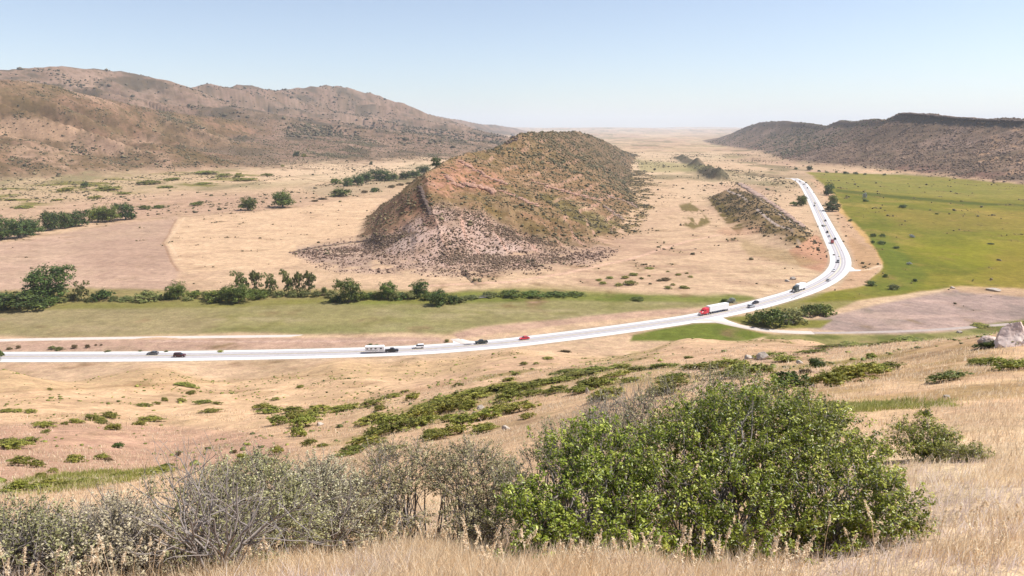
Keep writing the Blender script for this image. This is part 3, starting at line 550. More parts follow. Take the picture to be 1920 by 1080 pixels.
def crown_mesh(name, lobes, n, size, mat, seed, dens_in=.25, flat=.0):
    n = int(n * 1.15)
    """leafy crown: leaf clumps spread through the shells of many uneven lobes; unit space"""
    rg = np.random.default_rng(seed); C = []; Nn = []; Rn = []
    lobes = np.array(lobes, float); wts = lobes[:, 3] ** 2; wts /= wts.sum()
    for (x, y, z, r), w_ in zip(lobes, wts):
        m = int(n * w_) + 3; nc = max(5, int(m / 22)); cd = unit(rg.normal(size=(nc, 3))); cd[:, 2] = np.abs(cd[:, 2]) * 1.0 - .25; cd = unit(cd)
        cc = np.array([x, y, z]) + cd * r * (rg.uniform(.62, 1.06, (nc, 1))); ci = rg.integers(0, nc, m)
        p = cc[ci] + rg.normal(size=(m, 3)) * r * .15; C.append(p); Nn.append(unit(cd[ci] * .7 + rg.normal(size=(m, 3)) * .6 + [0, 0, .35])); Rn.append(np.clip(rg.normal(.5, .2, nc)[ci] + rg.normal(0, .14, m), 0, 1))
    C = np.concatenate(C); Nn = np.concatenate(Nn); Rn = np.concatenate(Rn); k = C[:, 2] > 0.0; C, Nn, Rn = C[k], Nn[k], Rn[k]
    V, Fq = leaf_quads(C, Nn, size * rg.uniform(.6, 1.4, len(C)), size * rg.uniform(.45, 1.0, len(C)), rg)
    return mk_mesh(name, V, Fq, [mat], {'rnd': ('FACE', Rn)})
def lobes_round(seed, n=16):
    rg = np.random.default_rng(seed); L = [(0, 0, .6, .32), (0, 0, .32, .3), (.18, .05, .2, .2), (-.16, -.1, .18, .2), (0, .2, .2, .18), (.05, -.2, .2, .18)]
    for i in range(n):
        a = rg.uniform(0, 2 * math.pi); q = rg.uniform(.12, .34); L.append((q * math.cos(a), q * math.sin(a), rg.uniform(.16, .84) - q * .25, rg.uniform(.12, .2)))
    return L
def lobes_tall(seed):
    rg = np.random.default_rng(seed); L = []
    for i in range(14): L.append((rg.normal(0, .15), rg.normal(0, .15), rg.uniform(.42, .88), rg.uniform(.10, .19)))
    for i in range(9): L.append((rg.normal(0, .22), rg.normal(0, .22), rg.uniform(.06, .4), rg.uniform(.10, .17)))
    return L
def lobes_low(seed, n=18):
    rg = np.random.default_rng(seed); L = [(0, 0, .35, .34)]
    for i in range(n):
        a = rg.uniform(0, 2 * math.pi); q = rg.uniform(0.05, .40) ; L.append((q * math.cos(a), q * math.sin(a), rg.uniform(.12, .62) * (1.1 - 1.3 * q), rg.uniform(.12, .2)))
    return L
def trunk_mesh(name, seed, h=.55, r=.03, limbs=7):
    rg = np.random.default_rng(seed); base = np.array([[0, 0, -.04], [rg.normal(0, .01), rg.normal(0, .01), h * .5], [rg.normal(0, .03), rg.normal(0, .03), h]]); P_ = [(base, [r * 1.3, r, r * .6])]
    for i in range(limbs):
        a = rg.uniform(0, 2 * math.pi); z0 = h * rg.uniform(.3, .95); d = np.array([math.cos(a), math.sin(a), 0]); q = rg.uniform(.18, .36)
        P_.append((np.array([[0, 0, z0], d * q * .5 + [0, 0, z0 + .10], d * q + [0, 0, z0 + .25]]), [r * .5, r * .32, r * .12]))
    V, Fq = tubes(P_, 5); return mk_mesh(name, V, Fq, [m_bark], smooth=True)
KINDS = {}
def kind(key, crown, trunk): KINDS.setdefault(key, []).append((crown, trunk))
for s_ in range(3):
    tk = trunk_mesh('trunk', 300 + s_)
    for mk in ('dark', 'mid'): kind('round_' + mk, crown_mesh('crown', lobes_round(310 + s_), 6000, .040, LM[mk], 320 + s_), tk)
for s_ in range(2):
    kind('tall_mid', crown_mesh('crown', lobes_tall(330 + s_), 3400, .05, LM['olive'], 340 + s_), trunk_mesh('trunk', 350 + s_, .75, .018, 9))
for s_ in range(4):
    st = trunk_mesh('stem', 360 + s_, .3, .014, 8)
    for mk in ('dark', 'mid', 'olive', 'shrub', 'brown', 'silver'):
        if mk in ('silver', 'brown') and s_ > 1: continue
        kind('low_' + mk, crown_mesh('foliage', lobes_low(370 + s_), 2400, .055, LM[mk], 380 + s_), st)
ORD = ['', 'second ', 'third ', 'fourth ', 'fifth ', 'sixth ', 'seventh ', 'eighth ', 'ninth ', 'tenth ', 'eleventh ', 'twelfth ']
TENS = ['first', 'second', 'third', 'fourth', 'fifth', 'sixth', 'seventh', 'eighth', 'ninth', 'tenth', 'eleventh', 'twelfth', 'thirteenth', 'fourteenth', 'fifteenth', 'sixteenth', 'seventeenth', 'eighteenth', 'nineteenth', 'twentieth']
def ordinal(i):
    if i < 20: return TENS[i]
    t10 = {20: 'twenty', 30: 'thirty', 40: 'forty', 50: 'fifty', 60: 'sixty', 70: 'seventy', 80: 'eighty', 90: 'ninety'}
    n = i + 1
    if n % 10 == 0: return {20: 'twentieth', 30: 'thirtieth', 40: 'fortieth', 50: 'fiftieth', 60: 'sixtieth', 70: 'seventieth', 80: 'eightieth', 90: 'ninetieth'}[n]
    return t10[n // 10 * 10] + '-' + TENS[n % 10 - 1]
def plant(name, key, px, py, wpx, hpx, label, cat, group=None, r=None, sink=.03, depth=1.0, rmin=20, var=None, lie=0., fat=1.):
    """one plant rooted where the sight line of (px,py) meets the ground"""
    if r: a, e = az_e(px, py); x, y = r * math.sin(a), r * math.cos(a); z = float(Zat(x, y)); rr = r
    else: x, y, z, rr = hit(px, py, rmin)
    sl = math.hypot(rr, H - z); s = sl / F * math.cos(math.atan((px - 960) / F)); W = wpx * s * fat; Hh = hpx * s * (1 + (fat - 1) * .8)
    if name == 'shrub' or key in ('low_mid', 'low_olive', 'low_dark'): W *= 1.08; Hh *= 1.1
    crown, trunk = KINDS[key][(random.randrange(99) if var is None else var) % len(KINDS[key])]
    t = bpy.data.objects.new(name, None); COL.objects.link(t); t.empty_display_size = .2
    t.location = (x, y, z - sink * Hh); t.rotation_euler = (0, 0, random.uniform(0, 6.28)); D = W * depth; t.scale = (W, W * (depth if abs(math.sin(t.rotation_euler.z)) < 2 else 1), Hh)
    t['label'] = label; t['category'] = cat
    if lie:
        e_ = .6 * W + .3; n_ = Vector((-(float(Zat(x + e_, y)) - float(Zat(x - e_, y))) / (2 * e_), -(float(Zat(x, y + e_)) - float(Zat(x, y - e_))) / (2 * e_), 1.0 / lie)).normalized(); t.rotation_euler = (n_.to_track_quat('Z', 'Y') @ Matrix.Rotation(random.uniform(0, 6.28), 4, 'Z').to_quaternion()).to_euler()
    if group: t['group'] = group
    link(crown.name.split('.')[0], crown, t); link(trunk.name.split('.')[0], trunk, t); return t
def row(name, key, items, fmt, cat, group, **kw):
    """items: (px, py, w, h[, key]) ; each labelled by its order from the left"""
    items = sorted(items, key=lambda q: q[0])
    for i, it in enumerate(items):
        k = it[4] if len(it) > 4 else key
        plant(name, k, it[0], it[1], it[2], it[3], fmt.format(o=ordinal(i)), cat, group, **kw)
# ---- cottonwoods and bushes on the creek
G_c = 'trees along the creek behind the green meadow'
plant('tree', 'round_dark', 93, 560, 102, 70, 'big round dark green tree standing tallest over the creek bushes', 'tree', G_c)
plant('bush', 'low_dark', 38, 580, 96, 46, 'wide dark bush in front of the big round tree, on the creek bank', 'bush', G_c)
plant('bush', 'low_dark', -4, 576, 60, 40, 'dark bush cut by the left edge of the picture beside the creek', 'bush', G_c)
plant('bush', 'low_mid', 88, 575, 44, 26, 'smaller green bush at the foot of the big round tree', 'bush', G_c)
plant('tree', 'tall_mid', 153, 563, 34, 36, 'thin yellow-green young tree just right of the big round tree', 'tree', G_c)
plant('bush', 'low_olive', 134, 562, 26, 18, 'small grey-green bush left of the thin yellow-green tree', 'bush', G_c)
plant('bush', 'low_dark', 193, 562, 44, 27, 'compact dark green bush alone between thin tree and olive bush', 'bush', G_c)
plant('bush', 'low_olive', 275, 564, 54, 24, 'low grey-olive bush at the creek', 'bush', G_c)
plant('bush', 'low_olive', 236, 564, 36, 11, 'flat yellowish bush between dark bush and grey-olive bush', 'bush', G_c)
plant('tree', 'round_mid', 334, 560, 42, 40, 'bushy mid-green tree right of the low grey-olive bush', 'tree', G_c)
plant('bush', 'low_dark', 316, 560, 22, 18, 'little dark bush tucked left of the bushy mid-green tree', 'bush', G_c)
plant('bush', 'low_mid', 364, 558, 34, 18, 'low green bush right of the bushy mid-green tree', 'bush', G_c)
plant('bush', 'low_mid', 408, 564, 56, 28, 'spreading light green bush left of the dark-based tree', 'bush', G_c)
plant('tree', 'round_mid', 446, 567, 62, 44, 'leafy tree with a dark shaded base in front of the tall thin crowns', 'tree', G_c)
plant('bush', 'low_mid', 487, 560, 34, 24, 'green bush at the right foot of the tree with dark base', 'bush', G_c)
for i, (px, py, w_, h_) in enumerate([(452, 548, 34, 42), (482, 550, 34, 46), (508, 551, 30, 42), (541, 552, 34, 48), (563, 552, 28, 46), (582, 552, 36, 46)]):
    plant('tree', 'tall_mid', px, py, w_, h_, ['leftmost', 'second from left', 'third from left', 'third from right', 'second from right', 'rightmost'][i] + ' of the six tall thin-crowned trees by the creek', 'tree', 'thin-crowned trees behind the creek')
plant('bush', 'low_brown', 604, 552, 34, 10, 'flat brownish bush between the thin-crowned trees and the round green tree', 'bush', G_c)
plant('bush', 'low_olive', 608, 552, 14, 22, 'slim upright shrub left of the round green tree', 'bush', G_c)
plant('tree', 'round_mid', 655, 566, 60, 50, 'round bright green tree right of the thin-crowned row', 'tree', G_c)
plant('bush', 'low_dark', 632, 566, 34, 16, 'dark bush at the left foot of the round bright green tree', 'bush', G_c)
plant('bush', 'low_dark', 694, 560, 30, 17, 'dark purplish bush right of the round bright green tree', 'bush', G_c)
plant('tree', 'round_mid', 728, 560, 40, 36, 'mid-green tree between two dark low bushes', 'tree', G_c)
plant('bush', 'low_dark', 750, 560, 36, 18, 'dark low bush right of the mid-green tree', 'bush', G_c)
plant('tree', 'round_dark', 787, 556, 46, 34, 'blue-green tree with a rounded top near the end of the row', 'tree', G_c)
plant('tree', 'round_dark', 822, 572, 46, 32, 'dark green tree lying lowest, second from the end of the row', 'tree', G_c)
plant('bush', 'low_dark', 850, 568, 36, 22, 'last dark bush at the right end of the creek row', 'bush', G_c)
row('bush', 'low_mid', [(880, 560, 36, 9, 'low_olive'), (920, 556, 40, 12, 'low_olive'), (958, 556, 50, 16), (1000, 556, 54, 13), (1042, 555, 50, 11), (1080, 553, 44, 8)], '{o} from the left of the flat green bushes past the creek trees', 'bush', 'flat green bushes in the swale')
plant('bush', 'low_mid', 1196, 563, 32, 8, 'lone flat bush in the bright green strip of meadow', 'bush')
FB = [(118, 566, 30, 12), (168, 566, 22, 14), (214, 564, 22, 14), (296, 563, 26, 14), (352, 563, 24, 10), (388, 560, 26, 20), (425, 558, 26, 22), (470, 556, 30, 22, 'low_mid'), (496, 556, 26, 20, 'low_mid'), (524, 556, 26, 16), (550, 556, 28, 16), (572, 556, 28, 16), (594, 556, 24, 14), (622, 558, 26, 18), (678, 562, 30, 22, 'low_mid'), (708, 560, 28, 22, 'low_mid'), (741, 562, 26, 22), (768, 560, 30, 20), (804, 562, 30, 22, 'low_mid'), (866, 566, 24, 12)]
row('bush', 'low_olive', FB, '{o} from the left of the small undergrowth bushes between the creek trees', 'bush', 'undergrowth between the creek trees')
# ---- trees of the far creek on the left
G_l = 'trees along the brown field'
row('tree', 'round_dark', [(-30, 452, 60, 46), (2, 450, 56, 50), (36, 446, 58, 48), (62, 440, 44, 36), (95, 432, 42, 40), (122, 428, 40, 34), (148, 424, 46, 34), (184, 416, 40, 36, 'round_mid'), (206, 416, 44, 38, 'round_mid'), (236, 412, 46, 36, 'round_dark')],
    '{o} from the left of the dark trees bordering the brown field', 'tree', G_l, rmin=400)
row('bush', 'low_mid', [(272, 392, 30, 10), (300, 390, 28, 8), (366, 386, 22, 10), (376, 382, 14, 8)], '{o} from the left of the small bushes right of the brown-field trees', 'bush', 'bushes right of the dark trees', rmin=400)
plant('tree', 'round_mid', 465, 394, 38, 30, 'smaller of the two lone trees on the pale field', 'tree', rmin=400)
plant('tree', 'round_mid', 530, 389, 52, 38, 'larger of the two lone trees on the pale field', 'tree', rmin=400)
row('tree', 'round_dark', [(630, 345, 26, 14, 'low_mid'), (652, 349, 26, 18), (670, 347, 30, 24), (688, 341, 28, 24), (706, 339, 30, 24), (722, 339, 28, 24), (738, 338, 22, 18), (760, 336, 28, 18), (778, 333, 28, 18), (796, 326, 30, 20), (818, 313, 26, 20)],
    '{o} from the left of the far dark trees beside the rocky ridge', 'tree', 'far tree belt beside the rocky ridge', rmin=500)
plant('bush', 'low_mid', 640, 368, 40, 22, 'green bush below the far tree belt, above the straw field', 'bush', rmin=400)
plant('bush', 'low_dark', 704, 360, 22, 12, 'dark bush on the straw strip right of the green bush', 'bush', rmin=400)
row('bush', 'low_brown', [(604, 374, 24, 6), (590, 378, 18, 6), (684, 362, 16, 8), (735, 352, 20, 8), (750, 348, 18, 7), (766, 345, 16, 6)], '{o} from the left of the low brown bushes above the straw field', 'bush', 'low brown bushes above the straw field', rmin=400)
row('bush', 'low_shrub', [(160, 352, 16, 16, 'low_dark'), (125, 358, 40, 10), (205, 356, 50, 12), (232, 364, 30, 6), (283, 345, 54, 11), (322, 338, 40, 8), (385, 326, 52, 9), (420, 331, 36, 9), (447, 334, 22, 15), (460, 338, 60, 7), (500, 330, 28, 8), (312, 352, 40, 6), (180, 372, 30, 8), (108, 376, 24, 5), (384, 345, 44, 5), (20, 376, 30, 6), (45, 390, 40, 7), (555, 293, 16, 14, 'low_dark'), (570, 294, 14, 9), (696, 309, 8, 10, 'low_dark'), (530, 313, 8, 7)],
    '{o} from the left of the green bushes under the left hills', 'bush', 'bushes under the left hills', rmin=600)
# ---- right side trees
plant('tree', 'round_dark', 1553, 366, 24, 24, 'upper dark tree right of the highway with a shadowed crown', 'tree', rmin=400)
plant('tree', 'round_mid', 1562, 382, 22, 18, 'middle tree of the clump right of the highway', 'tree', rmin=400)
plant('tree', 'round_dark', 1560, 396, 34, 20, 'lowest, widest tree of the clump right of the highway', 'tree', rmin=400)
plant('tree', 'round_mid', 1503, 386, 24, 22, 'round tree at the left edge of the highway', 'tree', rmin=400)
plant('bush', 'low_mid', 1488, 385, 18, 10, 'low bush left of the round roadside tree', 'bush', rmin=400)
plant('tree', 'round_dark', 1518, 320, 13, 12, 'single dark tree at the far end of the green meadow', 'tree', rmin=700)
plant('bush', 'low_silver', 1621, 372, 10, 16, 'whitish silver-leaved bush standing upright in the green meadow', 'bush', rmin=400)
plant('bush', 'low_mid', 1622, 378, 14, 8, 'green bush at the foot of the whitish silver bush', 'bush', rmin=400)
row('bush', 'low_dark', [(1637, 444, 13, 9), (1655, 444, 12, 8), (1636, 456, 8, 8), (1652, 458, 18, 10), (1594, 415, 10, 6), (1680, 466, 14, 6), (1693, 390, 18, 9), (1711, 445, 12, 7, 'low_silver'), (1708, 442, 8, 4, 'low_silver'), (1705, 496, 12, 7, 'low_silver'), (1715, 528, 10, 9), (1675, 542, 22, 14, 'low_olive'), (1632, 535, 22, 14, 'low_mid'), (1660, 520, 12, 10, 'low_mid'), (1756, 402, 8, 4), (1858, 458, 12, 4)],
    '{o} from the left of the dark bushes dotting the green meadow', 'bush', 'dark bushes in the green meadow', rmin=350)
row('tree', 'low_dark', [(1492, 318, 8, 6), (1536, 322, 8, 5), (1550, 324, 8, 4), (1568, 324, 6, 5), (1585, 326, 14, 7), (1604, 327, 10, 7), (1622, 328, 8, 5), (1658, 329, 8, 5)], '{o} from the left of the tiny trees along the ridge foot', 'tree', 'tiny trees along the ridge foot', rmin=700)
plant('bush', 'low_mid', 1424, 606, 50, 32, 'dark green bush at the left end of the clump below the highway', 'bush', rmin=250)
plant('bush', 'low_mid', 1448, 612, 60, 48, 'tallest bush of the clump below the highway', 'bush', rmin=250)
plant('bush', 'low_olive', 1486, 603, 54, 38, 'grey-olive bush in the middle of the clump below the highway', 'bush', rmin=250)
plant('bush', 'low_mid', 1520, 592, 46, 30, 'yellow-green bush second from the right in the clump below the highway', 'bush', rmin=250)
plant('bush', 'low_mid', 1546, 590, 44, 30, 'rightmost bush of the clump with a dark hollow underneath', 'bush', rmin=250)
plant('bush', 'low_silver', 1372, 567, 22, 14, 'silvery grey bush across the highway behind the red truck', 'bush', rmin=250)
plant('bush', 'low_mid', 1357, 566, 16, 10, 'dark green bush left of the silvery grey roadside bush', 'bush', rmin=250)
plant('bush', 'low_dark', -4, 676, 28, 32, 'dark bush cut by the left edge at the near side of the highway', 'bush', rmin=150)
row('bush', 'low_olive', [(18, 655, 14, 7, 'low_brown'), (35, 653, 12, 9, 'low_brown'), (98, 655, 14, 10), (112, 656, 18, 8), (140, 653, 14, 11, 'low_brown'), (164, 652, 12, 10, 'low_brown'), (180, 648, 6, 5, 'low_brown'), (190, 648, 6, 5, 'low_brown'), (202, 660, 12, 5), (263, 659, 8, 4), (312, 660, 10, 4), (413, 660, 14, 5, 'low_shrub'), (694, 648, 14, 5), (706, 649, 12, 5), (838, 641, 12, 8, 'low_shrub')],
    '{o} from the left of the small roadside bushes between track and highway', 'bush', 'small bushes between farm track and highway', rmin=200)
row('bush', 'low_shrub', [(1123, 526, 16, 6), (1130, 532, 18, 7), (1143, 522, 18, 6), (1160, 536, 16, 9), (1181, 534, 30, 13), (1172, 522, 18, 8), (1188, 516, 22, 7), (1203, 523, 12, 5), (1218, 504, 20, 4), (1217, 518, 8, 4), (1237, 527, 14, 6, 'low_brown'), (1248, 526, 22, 9, 'low_brown'), (1252, 541, 18, 8), (1262, 535, 12, 6), (1272, 516, 16, 5), (1283, 540, 26, 7), (1252, 510, 8, 4), (1288, 513, 10, 4), (1295, 520, 12, 5)],
    '{o} from the left of the bushes on the pink flat by the ridge foot', 'bush', 'bushes scattered on the pink flat', rmin=300)
# ---- shrubs on the near hillside
KN = [(93, 732, 9, 6), (347, 724, 36, 8), (358, 739, 17, 9), (309, 752, 13, 9), (269, 762, 26, 8), (293, 758, 14, 6), (340, 754, 17, 9), (379, 756, 34, 7), (408, 758, 17, 6), (396, 773, 33, 8), (517, 750, 15, 6), (563, 727, 14, 6)]
row('shrub', 'low_shrub', KN, '{o} from the left of the shrubs strung along the pale knoll crest', 'shrub', 'shrubs along the knoll crest', rmin=120, lie=.9, fat=1.28)
LF = [(12, 772, 22, 6), (33, 772, 16, 6), (57, 773, 20, 7), (81, 800, 38, 12), (86, 812, 16, 8), (122, 796, 14, 7), (142, 792, 26, 9), (176, 788, 34, 14), (206, 783, 28, 13), (191, 794, 22, 9), (210, 806, 29, 15), (262, 796, 24, 8), (285, 790, 38, 12), (222, 840, 18, 12, 'low_dark'), (28, 840, 52, 18), (14, 832, 40, 13), (52, 830, 30, 12), (34, 874, 26, 22), (50, 866, 18, 12), (68, 877, 25, 17), (141, 867, 30, 18), (190, 862, 21, 14), (204, 866, 13, 9, 'low_brown'), (78, 897, 20, 14), (100, 886, 16, 10), (335, 855, 10, 10, 'low_brown')]
row('shrub', 'low_shrub', LF, '{o} from the left of the green shrubs on the slope under the pale knoll', 'shrub', 'shrubs on the slope under the knoll', rmin=60, lie=.9, fat=1.28)
GU = [(14, 926, 34, 10), (32, 920, 42, 22), (70, 918, 40, 13), (95, 914, 44, 18), (128, 912, 36, 14), (150, 908, 34, 12), (186, 904, 40, 9), (225, 896, 40, 14), (262, 896, 40, 9), (300, 890, 40, 14), (312, 876, 24, 8)]
row('shrub', 'low_shrub', GU, '{o} from the left of the yellow-green shrubs in the gully', 'shrub', 'yellow-green shrubs in the gully', rmin=30, lie=.9, fat=1.28)
CT = [(440, 850, 12, 8, 'low_brown'), (457, 864, 27, 18), (484, 860, 17, 14, 'low_dark'), (518, 852, 21, 19), (581, 836, 28, 16), (606, 838, 20, 8), (470, 888, 60, 12), (500, 884, 40, 12), (492, 768, 30, 15), (512, 774, 28, 14), (500, 775, 36, 10), (521, 797, 34, 22), (548, 774, 40, 14), (556, 790, 40, 22), (573, 800, 44, 26), (561, 818, 30, 22), (590, 782, 40, 14), (600, 770, 46, 12), (640, 770, 46, 12), (655, 768, 36, 14)]
row('shrub', 'low_shrub', CT, '{o} from the left in the green shrub patch around the white rocks', 'shrub', 'shrub patch right of the knoll', rmin=60, lie=.9, fat=1.28)
SM = [(714, 769, 22, 13), (700, 760, 36, 15), (737, 745, 30, 8), (758, 736, 19, 6), (775, 751, 29, 17), (820, 752, 20, 10), (793, 764, 46, 9), (859, 724, 19, 7), (953, 714, 25, 8), (967, 704, 17, 8), (982, 684, 14, 7), (1005, 683, 10, 5), (1060, 660, 20, 5, 'low_brown'), (1028, 673, 20, 5), (840, 765, 30, 8)]
row('shrub', 'low_shrub', SM, '{o} from the left of the lone shrubs on the tan slope below the road', 'shrub', 'lone shrubs on the tan slope', rmin=80, lie=.9, fat=1.28)
BG = [(700, 792, 60, 18), (735, 800, 60, 28), (716, 818, 60, 24), (690, 836, 60, 22), (664, 848, 50, 16), (648, 856, 40, 10), (764, 806, 50, 28), (780, 790, 56, 28), (802, 796, 44, 22), (800, 778, 44, 22), (832, 776, 60, 30), (862, 764, 60, 26), (845, 790, 40, 16), (880, 748, 70, 18), (840, 752, 50, 12), (902, 738, 70, 14), (938, 732, 70, 18), (972, 736, 60, 20), (956, 752, 50, 24), (1000, 742, 40, 14), (938, 776, 50, 24), (974, 772, 56, 22), (912, 786, 50, 22), (880, 770, 34, 24), (868, 800, 50, 26), (846, 816, 50, 22), (818, 824, 50, 18), (893, 788, 28, 16), (908, 806, 40, 16), (990, 784, 30, 12), (730, 862, 60, 10), (905, 812, 44, 16), (812, 818, 36, 18)]
row('shrub', 'low_shrub', BG, '{o} from the left in the big green shrub thicket across the near slope', 'shrub', 'big green shrub thicket', rmin=60, lie=.9, fat=1.28)
UP = [(1000, 724, 60, 13), (1040, 718, 60, 13), (1080, 708, 70, 14), (1060, 700, 60, 8), (1110, 698, 70, 10), (1036, 735, 40, 10), (1085, 738, 44, 18), (1046, 736, 40, 14), (1110, 728, 60, 24), (1138, 722, 40, 16), (1140, 748, 58, 28), (1120, 752, 30, 12), (1160, 706, 50, 12), (1200, 696, 56, 12), (1242, 690, 56, 12), (1182, 716, 40, 10), (1098, 696, 50, 6), (1160, 690, 60, 8)]
row('shrub', 'low_shrub', UP, '{o} from the left of the flat shrubs on the slope left of the white rocks', 'shrub', 'flat shrubs climbing to the right', rmin=50, lie=.9, fat=1.28)
RT = [(1290, 672, 18, 6), (1300, 693, 54, 14), (1262, 712, 50, 16), (1262, 726, 60, 22), (1240, 742, 60, 26), (1340, 694, 46, 15), (1366, 690, 60, 22), (1400, 704, 60, 30), (1434, 702, 40, 20), (1375, 710, 60, 20), (1420, 672, 30, 8), (1450, 668, 40, 10), (1470, 678, 50, 14), (1486, 728, 72, 36, 'low_dark'), (1550, 726, 60, 34), (1590, 716, 70, 38), (1622, 706, 60, 30), (1662, 694, 56, 16), (1636, 700, 50, 22), (1532, 690, 30, 24, 'low_dark'), (1512, 700, 24, 10, 'low_brown'), (1635, 671, 19, 12), (1520, 662, 60, 8), (1560, 652, 60, 8), (1612, 650, 50, 6), (1660, 645, 50, 6), (1710, 640, 50, 6)]
row('shrub', 'low_shrub', RT, '{o} from the left of the dense shrubs among the pale rocks below the side road', 'shrub', 'shrubs among the pale rocks', rmin=40, lie=.9, fat=1.28)
RR_ = [(1780, 714, 60, 22, 'low_olive'), (1838, 684, 40, 16), (1865, 684, 40, 18), (1895, 694, 50, 24), (1925, 690, 40, 22), (1852, 652, 40, 14, 'low_dark'), (1880, 648, 40, 14), (1912, 646, 44, 18), (1915, 610, 30, 10), (1840, 612, 30, 6)]
row('shrub', 'low_shrub', RR_, '{o} from the left of the shrubs around the large pink boulder', 'shrub', 'shrubs around the pink boulder', rmin=30, lie=.9, fat=1.28)

# ---- the scrub that covers the hills: too many to count
def scrub(name, mask_fn, n, r0, r1, s0, s1, mat, label_kind='stuff', seed=1, squash=.7):
    rg = np.random.default_rng(seed); ico = bmesh.new(); bmesh.ops.create_icosphere(ico, subdivisions=1, radius=.5); bv = np.array([v.co[:] for v in ico.verts]); bf = np.array([[v.index for v in f.verts] for f in ico.faces]); ico.free()
    j0 = np.searchsorted(lrs, math.log(r0)); j1 = np.searchsorted(lrs, math.log(r1)); wt = mask_fn[j0:j1, :NAZ]
    area = (np.exp(LR[j0:j1, :NAZ]) ** 2); p = (wt * area).ravel(); tot = p.sum()
    c = np.cumsum(p) / tot; k = np.searchsorted(c, rg.random(n)); jj = k // NAZ + j0; ii = k % NAZ
    a = azb[ii] + (rg.random(n) - .5) * (az1[1] - az1[0]); r = np.exp(lrs[jj] + (rg.random(n) - .5) * (lrs[jj + 1 - (jj + 1 >= len(lrs))] - lrs[jj]))
    x, y = r * np.sin(a), r * np.cos(a); z = Zat(x, y); s = s0 + (s1 - s0) * np.clip(rg.exponential(.28, n), 0, 1.5) + rg.uniform(0, .15, n) * s0
    base = bv[None] * (1 + rg.normal(0, .22, (n, len(bv), 1))); th = rg.uniform(0, 6.28, n); ct, st = np.cos(th)[:, None], np.sin(th)[:, None]
    vx = base[..., 0] * rg.uniform(.7, 1.5, (n, 1)); vy = base[..., 1]; V = np.stack([x[:, None] + s[:, None] * (vx * ct - vy * st), y[:, None] + s[:, None] * (vx * st + vy * ct), z[:, None] + s[:, None] * (base[..., 2] + .3) * squash], -1).reshape(-1, 3)
    Fq = (bf[None] + (np.arange(n) * len(bv))[:, None, None]).reshape(-1, 3)
    rn = np.repeat(np.clip(rg.normal(.5, .25, n), 0, 1), len(bf)); rn = np.clip(rn + rg.normal(0, .12, len(rn)), 0, 1)
    link(name, mk_mesh(name, V, Fq, [mat], {'rnd': ('FACE', rn)}), kind='stuff', label=None)
cl = ss(-.25, .35, fbm(TX / 22, TY / 22, 3, 201)); cl2 = ss(-.2, .4, fbm(TX / 75, TY / 75, 4, 203)); cl3 = ss(-.1, .35, fbm(TX / 160, TY / 160, 4, 205))
hogm = hm * (.35 + .65 * cl) * (1 - .55 * z_red) ; scrub('ridge_scrub', hogm * (RR < 1500) * (1 - .8 * z_pale) * (1 - .7 * z_sk), 27000, 440, 1500, .5, 2.5, LM['scrub'], seed=11)
scrub('stone_slope_scrub', hm * (.2 + .8 * cl) * np.clip(z_pale + zone([(540, 478), (700, 448), (790, 410), (900, 400), (1060, 470), (1150, 466), (1100, 498), (800, 516), (640, 508)], 440, 800, 6, 14), 0, 1), 8500, 440, 820, .5, 1.7, LM['browns'], seed=21)
scrub('flank_scrub', np.clip(z_fl * 1.0 * (1 - hm), 0, 1), 2600, 480, 1700, .6, 2.4, LM['scrub'], seed=22)
scrub('stone_slope_scrub', z_sk * (1 - hm) * (.3 + .7 * cl), 2600, 430, 740, .5, 1.6, LM['browns'], seed=23)
scrub('ridge_scrub', (hm * (.3 + cl2)) * (RR > 900), 7000, 900, 3000, 2.0, 4.5, LM['scrub'], seed=12)
scrub('hill_scrub', fm * (.04 + cl2 * cl * cl3) * (RR > 900), 46000, 900, 3000, 1.3, 4.6, LM['scrub'], seed=13)
scrub('hill_scrub', fm * (.05 + cl3) * isb, 9000, 2400, 6500, 4, 13, LM['scrub'], seed=14)
scrub('hill_scrub', rm_ * (.25 + cl), 30000, 900, 2600, 1.2, 4.6, LM['browns'], seed=15)
scrub('hill_scrub', rm_ * (.25 + cl2), 5000, 2300, 5000, 4, 8, LM['scrub'], seed=16)
scrub('ridge_scrub', lm * (.3 + cl) + .6 * ss(1.5, 5, M['hd']), 2300, 480, 1800, 1.0, 2.6, LM['scrub'], seed=17)
vm = (1 - hm) * (1 - fm) * (1 - rm_) * (1 - z_rm) * (1 - z_straw) * (1 - z_brown) * (1 - z_mead) * (M['dr'] > 12) * ss(.05, .3, fbm(ac / 100, al / 170, 4, 207))
scrub('valley_scrub', vm * (RR > 560), 9000, 560, 3000, .9, 4, LM['scrub'], seed=18, squash=.5)
sm_ = nh * (M['dr'] > 12) * ss(.05, .3, nC) + .06 * nh
scrub('slope_scrub', sm_ * ss(60, 120, RR), 2600, 60, 330, .3, .9, LM['shrub'], seed=19, squash=.5)
